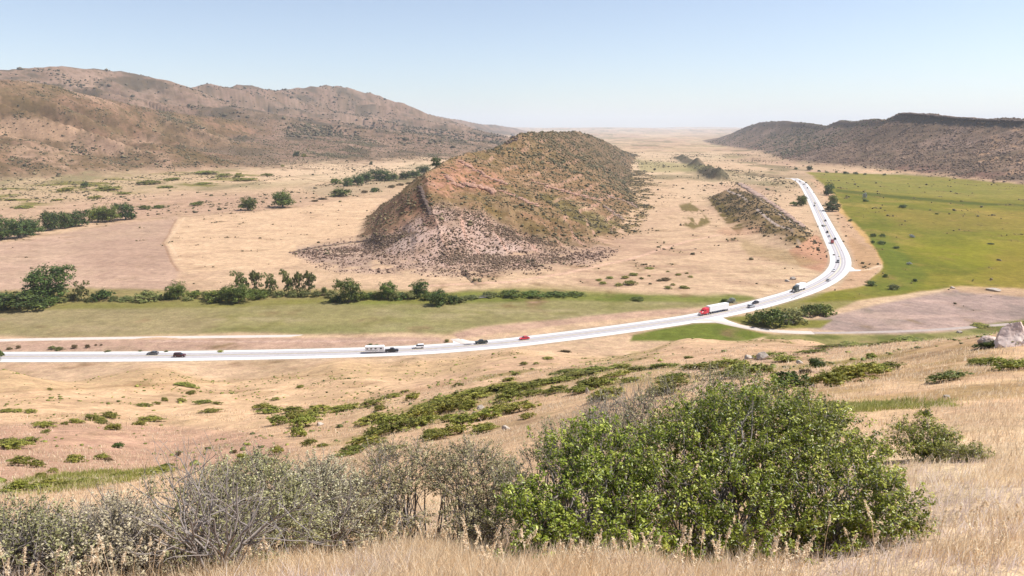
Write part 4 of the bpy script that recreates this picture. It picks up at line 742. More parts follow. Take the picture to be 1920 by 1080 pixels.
# ------------------------------------------------------------------ rocks
def rock_mat(name, c0, c1, c2):
    m, t, b = node_mat(name); b.inputs['Roughness'].default_value = .92; b.inputs['Specular IOR Level'].default_value = .1
    tc = N(t, 'ShaderNodeTexCoord'); no = N(t, 'ShaderNodeTexNoise', Scale=2.2, Detail=8.0, Roughness=.7); t.links.new(tc.outputs['Object'], no.inputs['Vector'])
    cr = N(t, 'ShaderNodeValToRGB'); e = cr.color_ramp.elements; e[0].position = .3; e[0].color = (*c0, 1); e[1].position = .72; e[1].color = (*c2, 1); q = e.new(.5); q.color = (*c1, 1); t.links.new(no.outputs['Fac'], cr.inputs[0]); t.links.new(cr.outputs[0], b.inputs['Base Color'])
    bp = N(t, 'ShaderNodeBump', Strength=.5, Distance=.1); n2 = N(t, 'ShaderNodeTexNoise', Scale=7.0, Detail=6.0); t.links.new(tc.outputs['Object'], n2.inputs['Vector']); t.links.new(n2.outputs['Fac'], bp.inputs['Height']); t.links.new(bp.outputs[0], b.inputs['Normal']); return m
mr_pink = rock_mat('pink_sandstone', (.42, .31, .27), (.62, .49, .43), (.76, .65, .58)); mr_white = rock_mat('pale_sandstone', (.30, .25, .20), (.44, .38, .32), (.56, .50, .44)); mr_red = rock_mat('red_sandstone', (.22, .11, .08), (.42, .25, .18), (.56, .38, .29))
def rock_mesh(name, seed, mat, cuts=9, elong=(1, 1, 1), sub=4):
    rg = np.random.default_rng(seed); bm = bmesh.new(); bmesh.ops.create_icosphere(bm, subdivisions=sub, radius=.5)
    pl = [(unit(rg.normal(size=3)), rg.uniform(.26, .44)) for _ in range(cuts)]
    co = np.array([v.co[:] for v in bm.verts])
    for n_, d in pl:
        s_ = co @ n_; k = s_ > d; co[k] -= np.outer((s_[k] - d) * .93, n_)
    co += co * (.10 * fbm(co[:, 0] * 5 + seed, co[:, 1] * 5 + co[:, 2] * 4, 4, 7))[:, None] + co * (.05 * fbm(co[:, 0] * 14, co[:, 2] * 16 + co[:, 1] * 9, 3, 9))[:, None]
    co *= np.array(elong)
    for v, c in zip(bm.verts, co): v.co = c
    me = bpy.data.meshes.new(name); bm.to_mesh(me); bm.free(); me.materials.append(mat); return me
def rock(me, px, py, wpx, hpx, label, group=None, sink=.3, rot=None, rmin=20, cat='rock', name='rock', depth=.8, tilt=0):
    x, y, z, rr = hit(px, py, rmin); s = math.hypot(rr, H - z) / F * math.cos(math.atan((px - 960) / F)); W, Hh = wpx * s, hpx * s * (1 + sink)
    o = link(name, me, label=label, cat=cat, group=group); o.location = (x, y, z + Hh * (.5 - sink)); o.scale = (W, W * depth, Hh); o.rotation_euler = (tilt, tilt * .5, math.atan2(-x, y) + (rot or 0)); return o
RK = [rock_mesh('rock', 500 + i, mr_white, 10) for i in range(4)]; RKR = [rock_mesh('rock', 520 + i, mr_red, 10) for i in range(3)]
bo = rock_mesh('boulder', 531, mr_pink, 12, sub=5)
for v in bo.vertices:
    zz = v.co.z + .5; k = 1.2 - 1.05 * max(0, zz); v.co.x = v.co.x * k + .06 * zz; v.co.y *= k; v.co.z *= 1.25
rock(bo, 1890, 648, 96, 52, 'large pink weathered boulder jutting from the grassy slope at the right', rot=.5, sink=.22, name='boulder', cat='boulder', depth=1.1, tilt=0)
rock(rock_mesh('boulder', 533, mr_pink, 9), 1850, 650, 40, 26, 'grey shaded lower boulder leaning against the large pink boulder', rot=.5, name='boulder', cat='boulder', tilt=-.15)
rock(RK[0], 1432, 674, 28, 16, 'largest pale rock with a flat top among the dense shrubs', rmin=60)
rock(RK[1], 1404, 673, 20, 9, 'flat whitish rock just left of the largest pale rock', rmin=60)
rock(RK[2], 1499, 682, 14, 8, 'small pale rock beside the brown-topped shrub', rmin=50)
rock(RK[3], 1518, 727, 18, 12, 'rounded cream rock between the two dark green shrubs', rmin=30)
rock(RK[1], 1502, 700, 12, 7, 'little cream rock above the two dark green shrubs', rmin=30)
rock(RK[2], 1448, 690, 12, 5, 'small flat stone right of the largest pale rock', rmin=40)
rock(RK[0], 903, 768, 18, 10, 'pale rock in the middle of the green shrub thicket', rmin=60)
rock(RK[3], 888, 781, 8, 12, 'narrow rock with a dark side in the shrub thicket', rmin=60)
rock(RK[2], 948, 806, 16, 10, 'pale rock at the lower right end of the shrub thicket', rmin=40)
rock(RK[1], 600, 798, 14, 8, 'whitish rock right of the green shrubs on the knoll slope', rmin=60)
rock(RK[2], 1101, 738, 8, 14, 'upright white stone at the right tip of a flat shrub', rmin=50)
rock(RK[0], 1800, 624, 12, 5, 'pale rock half sunk in the green strip left of the boulders', rmin=200)
rock(RK[1], 1786, 541, 10, 5, 'tiny white rock at the edge of the green meadow', rmin=200)
rock(RK[3], 1862, 545, 26, 6, 'flat pale rocks at the far edge of the worn grey ground', rmin=200)
rock(RK[2], 1480, 606, 18, 8, 'long white slab right of the bush clump below the highway', rmin=200)
rock(RK[0], 1497, 599, 8, 5, 'small pale stone above the long white slab', rmin=200)
rock(RK[0], 1488, 524, 14, 6, 'pale rocks on the bank above the white truck', rmin=200)
rock(RK[2], 1476, 528, 10, 5, 'left pale rock on the bank above the white truck', rmin=200)
rock(RK[1], 190, 880, 7, 4, 'tiny white stone on the slope below the knoll', rmin=30)
rock(RK[3], 1775, 745, 12, 6, 'small pale stone at the right end of the green grass strip', rmin=15)
# rock ledges that break out along the ridge
def ledge(pts, n, w0, w1, h0, h1, meshes, label, seed, jit=3, rmin=400):
    rg = random.Random(seed); P2 = []
    n = int(n * 1.7)
    for i in range(n):
        u = i / max(1, n - 1) * (len(pts) - 1); k = min(int(u), len(pts) - 2); f = u - k
        P2.append((pts[k][0] + (pts[k + 1][0] - pts[k][0]) * f, pts[k][1] + (pts[k + 1][1] - pts[k][1]) * f))
    VV, FF = [], []; off = 0
    x0, y0, z0, rr = hit(*P2[n // 2], rmin)
    for i, (px, py) in enumerate(P2):
        x, y, z, rr = hit(px + rg.uniform(-jit, jit), py + rg.uniform(-jit, jit) * .5, rmin); s = rr / F; me = rg.choice(meshes); co = np.array([v.co[:] for v in me.vertices]); fc = np.array([p.vertices[:] for p in me.polygons])
        W = rg.uniform(w0, w1) * s; Hh = rg.uniform(h0, h1) * s; a = rg.uniform(-.5, .5); c = co * [W, W * .7, Hh]; c = np.stack([c[:, 0] * math.cos(a) - c[:, 1] * math.sin(a), c[:, 0] * math.sin(a) + c[:, 1] * math.cos(a), c[:, 2]], 1)
        VV.append(c + [x - x0, y - y0, z + Hh * .22 - z0]); FF.append(fc + off); off += len(co)
    spine = []
    for px, py in P2[::3] + [P2[-1]]: q = hit(px, py, rmin); spine.append((q[0] - x0, q[1] - y0, q[2] - .5 - z0))
    if len(spine) > 1:
        sv, sf = tubes([(np.array(spine), np.full(len(spine), .9))], 6); VV.append(sv); off2 = off
        FF.append(np.column_stack([sf[:, 0], sf[:, 1], sf[:, 2]]) + off2); FF.append(np.column_stack([sf[:, 0], sf[:, 2], sf[:, 3]]) + off2)
    me = mk_mesh('rock_ledge', np.concatenate(VV), np.concatenate(FF), [meshes[0].materials[0]]); o = link('rock_ledge', me, label=label, cat='rock ledge', group='rock ledges on the ridge'); o.location = (x0, y0, z0)
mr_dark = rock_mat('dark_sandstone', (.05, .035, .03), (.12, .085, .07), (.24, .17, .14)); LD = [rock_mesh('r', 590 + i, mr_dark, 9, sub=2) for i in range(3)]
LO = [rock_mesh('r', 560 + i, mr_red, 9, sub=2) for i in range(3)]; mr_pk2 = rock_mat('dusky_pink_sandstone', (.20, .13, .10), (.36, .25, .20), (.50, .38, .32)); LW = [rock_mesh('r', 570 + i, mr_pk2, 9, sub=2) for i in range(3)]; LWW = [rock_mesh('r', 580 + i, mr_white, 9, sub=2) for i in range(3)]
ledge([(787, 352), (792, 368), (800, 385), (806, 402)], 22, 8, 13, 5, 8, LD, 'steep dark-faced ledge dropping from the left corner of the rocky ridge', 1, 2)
ledge([(862, 302), (885, 316), (915, 334), (950, 345)], 24, 7, 13, 3, 6, LO, 'upper pink ledge slanting down to the right from the ridge top', 2)
ledge([(838, 330), (850, 345), (868, 352)], 18, 8, 14, 3, 6, LO, 'reddish ledge in the bare pink face of the ridge', 3)
ledge([(868, 348), (890, 350), (915, 356), (926, 363)], 36, 9, 15, 6, 10, LO, 'blocky orange outcrop with dark hollows below the bare pink face', 4, 4)
ledge([(938, 358), (975, 372), (1010, 388)], 26, 7, 12, 2, 4, LO, 'thin ledge across the middle of the ridge slope', 5)
ledge([(1130, 385), (1150, 400), (1168, 412)], 12, 5, 9, 2, 5, LW, 'short pink ledge near the right foot of the ridge', 6, 2)
ledge([(1000, 340), (1060, 360), (1120, 375)], 30, 8, 14, 2, 4, LO, 'long broken ledge above the green hollows of the ridge', 7, 4)
ledge([(960, 252), (968, 262), (950, 270)], 14, 5, 9, 3, 5, LD, 'dark craggy outcrop on the very top of the ridge', 8, 2, 800)
ledge([(1140, 368), (1175, 378), (1195, 390)], 10, 4, 8, 2, 4, LW, 'small ledge at the right end of the ridge', 9, 2)
ledge([(1388, 345), (1420, 365), (1455, 388), (1490, 415), (1505, 425)], 110, 10, 17, 2, 3.5, LW, 'pale rock rib along the low ridge beside the highway', 10, 2)
ledge([(545, 474), (600, 462), (680, 452), (740, 440)], 22, 4, 8, 1.0, 2.5, LD, 'low dark ledge trailing left from the foot of the ridge', 11, 3)
ledge([(1690, 214), (1730, 216), (1790, 222), (1850, 226), (1920, 228)], 110, 8, 14, 2, 4, LD, 'dark rimrock cliff along the top of the right-hand ridge', 12, 2, 900)

# ------------------------------------------------------------------ vehicles
def paint(name, c): return plain(name, c, .3, .0, .5, .02)
m_glass = plain('dark_window_glass', (.02, .024, .03), .08, 0, .6, 0); m_tyre = plain('black_tyre_rubber', (.02, .02, .02), .85); m_rim = plain('alloy_rim', (.45, .45, .46), .35, .8)
m_lamp = plain('headlight_lens', (.75, .75, .7), .15); m_tail = plain('red_tail_lens', (.4, .02, .02), .3); m_under = plain('black_underbody', (.025, .025, .027), .8); m_chr = plain('bright_bumper', (.5, .5, .5), .25, .9)
def loft(name, secs, mat, parent):
    """secs: list of (x, half width bottom, half width top, z bottom, z top) -> closed body with rounded shoulders"""
    V, Fs = [], []
    for x, wb, wt, zb, zt in secs:
        m = zb + (zt - zb) * .6
        pr = [(-wb * .94, zb), (-wb, zb + (m - zb) * .25), (-wb, m), (-wt, zt - (zt - m) * .15), (-wt * .9, zt), (wt * .9, zt), (wt, zt - (zt - m) * .15), (wb, m), (wb, zb + (m - zb) * .25), (wb * .94, zb)]
        V += [(x, y_, z_) for y_, z_ in pr]
    k = 10
    for i in range(len(secs) - 1):
        for j in range(k): Fs.append((i * k + j, i * k + (j + 1) % k, (i + 1) * k + (j + 1) % k, (i + 1) * k + j))
    Fs.append(tuple(range(k))[::-1]); Fs.append(tuple((len(secs) - 1) * k + j for j in range(k)))
    me = bpy.data.meshes.new(name); me.from_pydata(V, [], Fs); me.materials.append(mat); bm = bmesh.new(); bm.from_mesh(me); bmesh.ops.recalc_face_normals(bm, faces=bm.faces); bm.to_mesh(me); bm.free()
    return link(name, me, parent)
def boxp(name, c, d, mat, parent, bev=.03):
    bm = bmesh.new(); bmesh.ops.create_cube(bm, size=1.0)
    for v in bm.verts: v.co = Vector((c[0] + v.co.x * d[0], c[1] + v.co.y * d[1], c[2] + v.co.z * d[2]))
    if bev: bmesh.ops.bevel(bm, geom=bm.edges[:], offset=bev, segments=2, affect='EDGES')
    me = bpy.data.meshes.new(name); bm.to_mesh(me); bm.free(); me.materials.append(mat); return link(name, me, parent)
def cyl_mesh(name, r, w_, mat, n=20, bev=.02):
    bm = bmesh.new(); bmesh.ops.create_cone(bm, cap_ends=True, segments=n, radius1=r, radius2=r, depth=w_); bmesh.ops.rotate(bm, verts=bm.verts, cent=(0, 0, 0), matrix=Matrix.Rotation(R_(90), 3, 'X')); bmesh.ops.bevel(bm, geom=[e for e in bm.edges if len(e.link_faces) == 2 and any(len(f.verts) > 4 for f in e.link_faces)], offset=bev, segments=2, affect='EDGES')
    me = bpy.data.meshes.new(name); bm.to_mesh(me); bm.free(); me.materials.append(mat); return me
WH = {}
def wheel(parent, x, y, r=.34, w_=.24):
    k = (r, w_)
    if k not in WH: WH[k] = (cyl_mesh('wheel', r, w_, m_tyre, bev=.04), cyl_mesh('rim', r * .6, w_ + .02, m_rim, 12, .01))
    o = link('wheel', WH[k][0], parent); o.location = (x, y, r); q = link('rim', WH[k][1], o)
def base(name, label, cat, group=None):
    t = bpy.data.objects.new(name, None); COL.objects.link(t); t.empty_display_size = .5; t['label'] = label; t['category'] = cat
    if group: t['group'] = group
    return t
def car(name, style, mat, label, cat='car'):
    t = base(name, label, cat, 'vehicles on the highway')
    if style == 'sedan':
        loft('body', [(-2.3, .78, .74, .36, .78), (-2.15, .88, .82, .26, .96), (-1.2, .9, .86, .22, 1.0), (1.0, .9, .86, .22, .98), (1.9, .88, .8, .24, .86), (2.25, .78, .66, .32, .70)], mat, t)
        loft('window', [(-1.85, .72, .60, .9, 1.0), (-1.25, .8, .62, .9, 1.38), (.1, .8, .64, .9, 1.42), (1.15, .76, .62, .9, 1.0)], m_glass, t); loft('roof', [(-1.2, .6, .54, 1.36, 1.42), (-.9, .63, .56, 1.38, 1.45), (.0, .64, .58, 1.39, 1.47), (.25, .62, .55, 1.36, 1.42)], mat, t); wz = (-1.4, 1.38); L, hz_ = 2.28, .66
    elif style == 'suv':
        loft('body', [(-2.35, .86, .84, .4, 1.0), (-2.25, .94, .9, .3, 1.15), (1.0, .95, .9, .28, 1.12), (2.0, .93, .84, .3, 1.02), (2.35, .84, .72, .4, .84)], mat, t)
        loft('window', [(-2.25, .86, .74, 1.05, 1.2), (-2.1, .86, .72, 1.05, 1.66), (.3, .86, .74, 1.05, 1.7), (1.15, .84, .72, 1.05, 1.14)], m_glass, t); loft('roof', [(-2.15, .7, .64, 1.62, 1.72), (-1.8, .74, .68, 1.66, 1.76), (.1, .74, .68, 1.67, 1.77), (.45, .7, .62, 1.62, 1.7)], mat, t); wz = (-1.4, 1.45); L, hz_ = 2.34, .78
    else:   # pickup
        loft('body', [(-2.8, .94, .92, .5, 1.1), (-2.7, .97, .95, .42, 1.15), (-.75, .97, .95, .4, 1.15), (.9, .97, .92, .38, 1.16), (2.3, .95, .86, .4, 1.1), (2.75, .86, .76, .5, .94)], mat, t)
        loft('window', [(-.75, .86, .74, 1.1, 1.7), (-.4, .88, .74, 1.1, 1.74), (.6, .88, .76, 1.1, 1.76), (1.35, .86, .74, 1.1, 1.2)], m_glass, t); loft('roof', [(-.72, .72, .66, 1.68, 1.76), (.5, .76, .68, 1.7, 1.82), (.75, .72, .64, 1.66, 1.74)], mat, t); boxp('cargo_bed', (-1.75, 0, 1.13), (1.8, 1.6, .1), m_under, t); wz = (-1.75, 1.75); L, hz_ = 2.74, .84
    for y in (-.62, .62):
        boxp('headlight', (L, y, hz_), (.12, .32, .16), m_lamp, t); boxp('taillight', (-L - .01, y, hz_ + .06), (.1, .26, .16), m_tail, t)
    rr = .34 if style == 'sedan' else .39
    for x in wz:
        for y in (-.84, .84): wheel(t, x, y, rr)
    return t
def place_on_road(t, px, py, lane, direction, lift=.09):
    """lane: side offset (m) in the direction the line is stored; direction +1 along, -1 against"""
    x, y, z = PZ(px, py, .1); d = np.hypot(road_c[:, 0] - x, road_c[:, 1] - y); k = int(np.argmin(d)); k = min(max(k, 1), len(road_c) - 2)
    tg = road_c[k + 1][:2] - road_c[k - 1][:2]; tg /= np.linalg.norm(tg); nr_ = np.array([tg[1], -tg[0]]); al_ = np.dot(np.array([x, y]) - road_c[k][:2], tg)
    c = road_c[k][:2] + tg * al_ + nr_ * lane; t.location = (c[0], c[1], road_c[k][2] + lift); a = math.atan2(tg[1], tg[0]); t.rotation_euler = (0, 0, a if direction > 0 else a + math.pi)
def semi(label, cabmat, boxmat, boxlen=14.0, long_nose=True):
    t = base('semi_truck', label, 'truck', 'vehicles on the highway'); n = 1.6 if long_nose else .3
    if long_nose: loft('hood', [(2.0, 1.05, .98, .6, 1.95), (3.2, 1.0, .86, .6, 1.78), (3.75, .92, .74, .6, 1.6)], cabmat, t)
    loft('cab', [(-1.3, 1.2, 1.18, .7, 3.0), (-1.1, 1.24, 1.2, .6, 3.5), (.9, 1.24, 1.16, .6, 3.3), (1.9, 1.2, 1.05, .6, 2.6), (2.2, 1.14, 1.0, .6, 2.1)], cabmat, t)
    w_ = boxp('windscreen', (1.86, 0, 2.36), (.34, 1.9, .62), m_glass, t, .05)
    for y in (-1.2, 1.2): boxp('side_window', (1.1, y, 2.35), (.8, .08, .6), m_glass, t, .02); boxp('mirror', (1.9, y * 1.2, 2.2), (.12, .2, .5), m_under, t); boxp('headlight', (3.7 if long_nose else 2.25, y * .62, 1.15), (.14, .35, .22), m_lamp, t)
    boxp('bumper', (3.85 if long_nose else 2.4, 0, .65), (.2, 2.3, .36), m_chr, t); boxp('grille', (3.78 if long_nose else 2.28, 0, 1.2), (.08, .9, .7), m_chr, t); boxp('chassis', (-2.2, 0, .85), (6.8, .9, .3), m_under, t)
    for y in (-1.02, 1.02):
        c_ = boxp('fuel_tank', (-.4, y, .7), (1.4, .55, .55), m_chr, t, .12)
    tr = boxp('trailer', (-1.9 - boxlen / 2, 0, 2.62), (boxlen, 2.55, 2.85), boxmat, t, .05); boxp('landing_gear', (-4.6, 0, .75), (.15, 1.8, .95), m_under, tr, .01)
    fr = boxp('trailer_frame', (-1.9 - boxlen / 2, 0, 1.12), (boxlen, 1.2, .18), m_under, tr, .02)
    for x in (2.9, -1.9, -3.2, -boxlen + .2, -boxlen - 1.1):
        for y in (-1.05, 1.05): wheel(t, x, y, .5, .34)
    return t
w_paint = paint('white_paint', (.8, .8, .8)); b_paint = paint('black_paint', (.012, .012, .014)); r_paint = paint('red_paint', (.62, .03, .045)); dr_paint = paint('dark_red_paint', (.07, .012, .012)); g_paint = paint('grey_paint', (.12, .125, .13)); dg_paint = paint('dark_green_paint', (.03, .04, .035)); s_paint = paint('silver_paint', (.4, .41, .42)); bl_paint = paint('dark_blue_paint', (.02, .03, .06))
# road line runs left -> right -> away; the right side of that direction is the near lane
c = car('car', 'sedan', g_paint, 'dark grey car nearest the left edge, in the far lane'); place_on_road(c, 280, 669, -1.8, -1)
c = car('car', 'suv', dr_paint, 'dark maroon car in the near lane on the left stretch'); place_on_road(c, 333, 672, 1.9, 1)
c = car('pickup_truck', 'pickup', b_paint, 'black pickup towing the white camper trailer', 'pickup'); place_on_road(c, 735, 659, 1.9, 1)
t = base('camper_trailer', 'long white camper trailer with small windows, towed by the black pickup', 'camper trailer', 'vehicles on the highway')
boxp('body', (0, 0, 1.75), (8.0, 2.4, 2.35), w_paint, t, .18); boxp('drawbar', (4.6, 0, .62), (1.4, .5, .14), m_under, t, .02); boxp('roof_unit', (.2, 0, 3.0), (.9, .7, .22), w_paint, t, .06)
for x in (-3.0, -1.4, .4, 2.6):
    for y in (-1.2, 1.2): boxp('window', (x, y, 2.0), (.8, .05, .5), m_glass, t, .01)
boxp('door', (1.6, -1.21, 1.65), (.65, .05, 1.75), w_paint, t, .01); boxp('stripe', (0, -1.205, 1.25), (7.6, .03, .16), g_paint, t, 0); boxp('stripe', (0, 1.205, 1.25), (7.6, .03, .16), g_paint, t, 0)
for x in (-.8, .2):
    for y in (-1.0, 1.0): wheel(t, x, y, .36)
place_on_road(t, 703, 661, 1.9, 1)
c = car('suv', 'suv', w_paint, 'white car in the far lane right of the camper trailer'); place_on_road(c, 785, 652, -1.8, -1)
c = car('suv', 'pickup', dg_paint, 'blackish pickup passing the farm track junction', 'pickup'); c.name = 'pickup_truck'; place_on_road(c, 902, 643.5, -1.8, -1)
c = car('car', 'sedan', r_paint, 'red car in the far lane right of the blackish pickup'); place_on_road(c, 983, 636, -1.8, -1)
t = semi('semi truck with bright red cab and long white trailer', r_paint, w_paint, 14.2); place_on_road(t, 1324, 590, -1.9, -1)
t = semi('truck with dark cab and high white box coming round the bend', dg_paint, w_paint, 8.5, False); place_on_road(t, 1497, 548, -1.9, -1)
c = car('car', 'suv', s_paint, 'silver car between the two trucks, half behind the bush clump'); place_on_road(c, 1404, 575, 1.9, 1)
c = car('car', 'sedan', b_paint, 'black car in the far lane between the two trucks'); place_on_road(c, 1413, 568, -1.8, -1)
FARC = [(1540, 525, 'sedan', s_paint, 1, 'silver car just past the white truck on the bend'), (1571, 492, 'suv', g_paint, -1, 'grey car at the outermost point of the bend'), (1562, 508, 'sedan', w_paint, -1, 'white car on the bend between silver and grey cars'), (1564.5, 449, 'suv', b_paint, 1, 'black car beside the dark red truck on the straight'),
        (1554, 444, 'sedan', s_paint, -1, 'silver car just behind the dark red truck'), (1550, 436.5, 'suv', b_paint, -1, 'black car second behind the dark red truck'), (1543.5, 424.5, 'sedan', s_paint, -1, 'light grey car in the left lane above the black car'), (1546, 414.5, 'suv', g_paint, 1, 'dark grey car in the right lane halfway up the straight'),
        (1525.5, 386.5, 'suv', bl_paint, -1, 'lone dark blue car near the round roadside tree'), (1510, 353, 'suv', g_paint, 1, 'grey car near the far end of the highway'), (1503, 341.5, 'sedan', g_paint, -1, 'farthest car, tiny and dark at the crest'), (1507, 346, 'sedan', s_paint, 1, 'tiny pale car between the two farthest dark cars')]
for px, py, st, mt, dr_, lb in FARC:
    c = car('car', st, mt, lb); place_on_road(c, px, py, 1.8 * dr_, dr_)
t = base('flatbed_truck', 'dark red truck leading the cars down the straight', 'truck', 'vehicles on the highway')
loft('cab', [(1.0, 1.1, 1.05, .6, 2.7), (2.0, 1.12, 1.0, .6, 2.7), (2.6, 1.08, .95, .6, 1.9), (3.4, 1.0, .85, .6, 1.5)], paint('faded_red_paint', (.30, .05, .05)), t); boxp('cargo_box', (-1.6, 0, 1.9), (4.8, 2.3, 1.9), paint('rusty_red_paint', (.22, .06, .05)), t, .04); boxp('windscreen', (2.25, 0, 2.1), (.3, 1.8, .55), m_glass, t, .04); boxp('chassis', (-.6, 0, .75), (6.6, .9, .25), m_under, t)
for x in (2.6, -2.0, -3.1):
    for y in (-.95, .95): wheel(t, x, y, .48, .3)
place_on_road(t, 1559, 456, -1.8, -1)

# small timber footbridge over the creek
x, y, z, rr = hit(906, 559, 250); t = base('footbridge', 'small grey weathered footbridge over the creek right of the tree row', 'footbridge'); t.location = (x, y, z); t.rotation_euler = (0, 0, R_(14)); m_wood = plain('weathered_timber', (.22, .2, .19), .9, var=.3)
boxp('deck', (0, 0, .5), (8.5, 1.6, .14), m_wood, t, .01)
for y_ in (-.75, .75):
    boxp('handrail', (0, y_, 1.35), (8.5, .08, .1), m_wood, t, .01)
    for x_ in (-4, -2, 0, 2, 4): boxp('post', (x_, y_, .8), (.1, .1, 1.3), m_wood, t, 0)
# guard rail on the near side of the highway behind the bush clump
def rail(p0, p1, label, off=6.9):
    A = PZ(*p0); B = PZ(*p1); L = math.hypot(B[0] - A[0], B[1] - A[1]); t = base('guard_rail', label, 'guard rail'); t.location = ((A[0] + B[0]) / 2, (A[1] + B[1]) / 2, -.2); t.rotation_euler = (0, 0, math.atan2(B[1] - A[1], B[0] - A[0]))
    boxp('rail', (0, 0, .85), (L, .08, .34), m_rim, t, .02); n = int(L / 4)
    for i in range(n + 1): boxp('post', (-L / 2 + .2 + i * (L - .4) / n, .1, .5), (.14, .14, 1.0), m_wood, t, 0)
rail((1484, 561.5), (1503, 553.5), 'short grey guard rail on the near shoulder right of the bush clump')

# ------------------------------------------------------------------ bushes in the foreground
F_leaf = leaf_mat('mahogany_leaves', (.035, .055, .006), (.20, .245, .022), (.56, .58, .12), rough=.35, trans=.3, objvar=.06)
F_yel = leaf_mat('yellowing_leaves', (.07, .08, .016), (.24, .25, .05), (.50, .48, .15), rough=.4, trans=.3, objvar=.06)
F_grey = leaf_mat('dusty_grey_leaves', (.08, .075, .025), (.28, .26, .11), (.56, .51, .30), rough=.6, trans=.25, objvar=.12)
F_pale = leaf_mat('dry_grey_leaves', (.18, .155, .08), (.38, .335, .20), (.58, .52, .37), rough=.7, trans=.15, objvar=.1)
def sprigs(tips, dirs, L, nleaf, ls, rg, droop=.15, spread=.5):
    """one leafy twig per tip; returns leaf centres, normals, sizes, twig paths"""
    n = len(tips); d = unit(dirs + rg.normal(0, .35, (n, 3)) + [0, 0, .25]); t_ = rg.random((n, nleaf)) ** .8
    Ln = L * rg.uniform(.6, 1.35, n); base_ = tips - d * Ln[:, None] * .6
    P_ = base_[:, None] + d[:, None] * (t_ * Ln[:, None])[..., None]; off_ = rg.normal(size=(n, nleaf, 3)); off_ -= (off_ * d[:, None]).sum(-1, keepdims=True) * d[:, None]; off_ = unit(off_)
    C = P_ + off_ * (ls * rg.uniform(.35, .95, (n, nleaf, 1))); Nn = unit(off_ * .35 + d[:, None] * .5 + rg.normal(0, .45, (n, nleaf, 3)) + [0, 0, .55])
    tw = [(np.array([base_[i], base_[i] + d[i] * Ln[i] * .5, base_[i] + d[i] * Ln[i]]), [.0032, .0022, .001]) for i in range(n)]
    rn = np.clip(rg.normal(.5, .17, (n, 1)) + rg.normal(0, .17, (n, nleaf)) + (t_ - .5) * .25, 0, 1)
    return C.reshape(-1, 3), Nn.reshape(-1, 3), np.broadcast_to((ls * rg.uniform(.65, 1.3, (n, nleaf))), (n, nleaf)).reshape(-1), tw, rn.reshape(-1), base_
def leaf_folded(C, Nn, L, rg, ratio=.5):
    n = len(C); t1 = unit(np.cross(Nn, rg.normal(size=(n, 3)))); t2 = np.cross(Nn, t1); L = L[:, None]; W = L * ratio; f = Nn * L * .10
    V = np.stack([C - t1 * L * .5, C - t1 * L * .12 + t2 * W * .5 + f, C + t1 * L * .26 + t2 * W * .42 + f, C + t1 * L * .5, C + t1 * L * .26 - t2 * W * .42 + f, C - t1 * L * .12 - t2 * W * .5 + f], 1).reshape(-1, 3)
    i = np.arange(n)[:, None] * 6; Fq = np.concatenate([i + [0, 1, 2, 3], i + [0, 3, 4, 5]], 1).reshape(-1, 4); return V, Fq
NEAR = .8
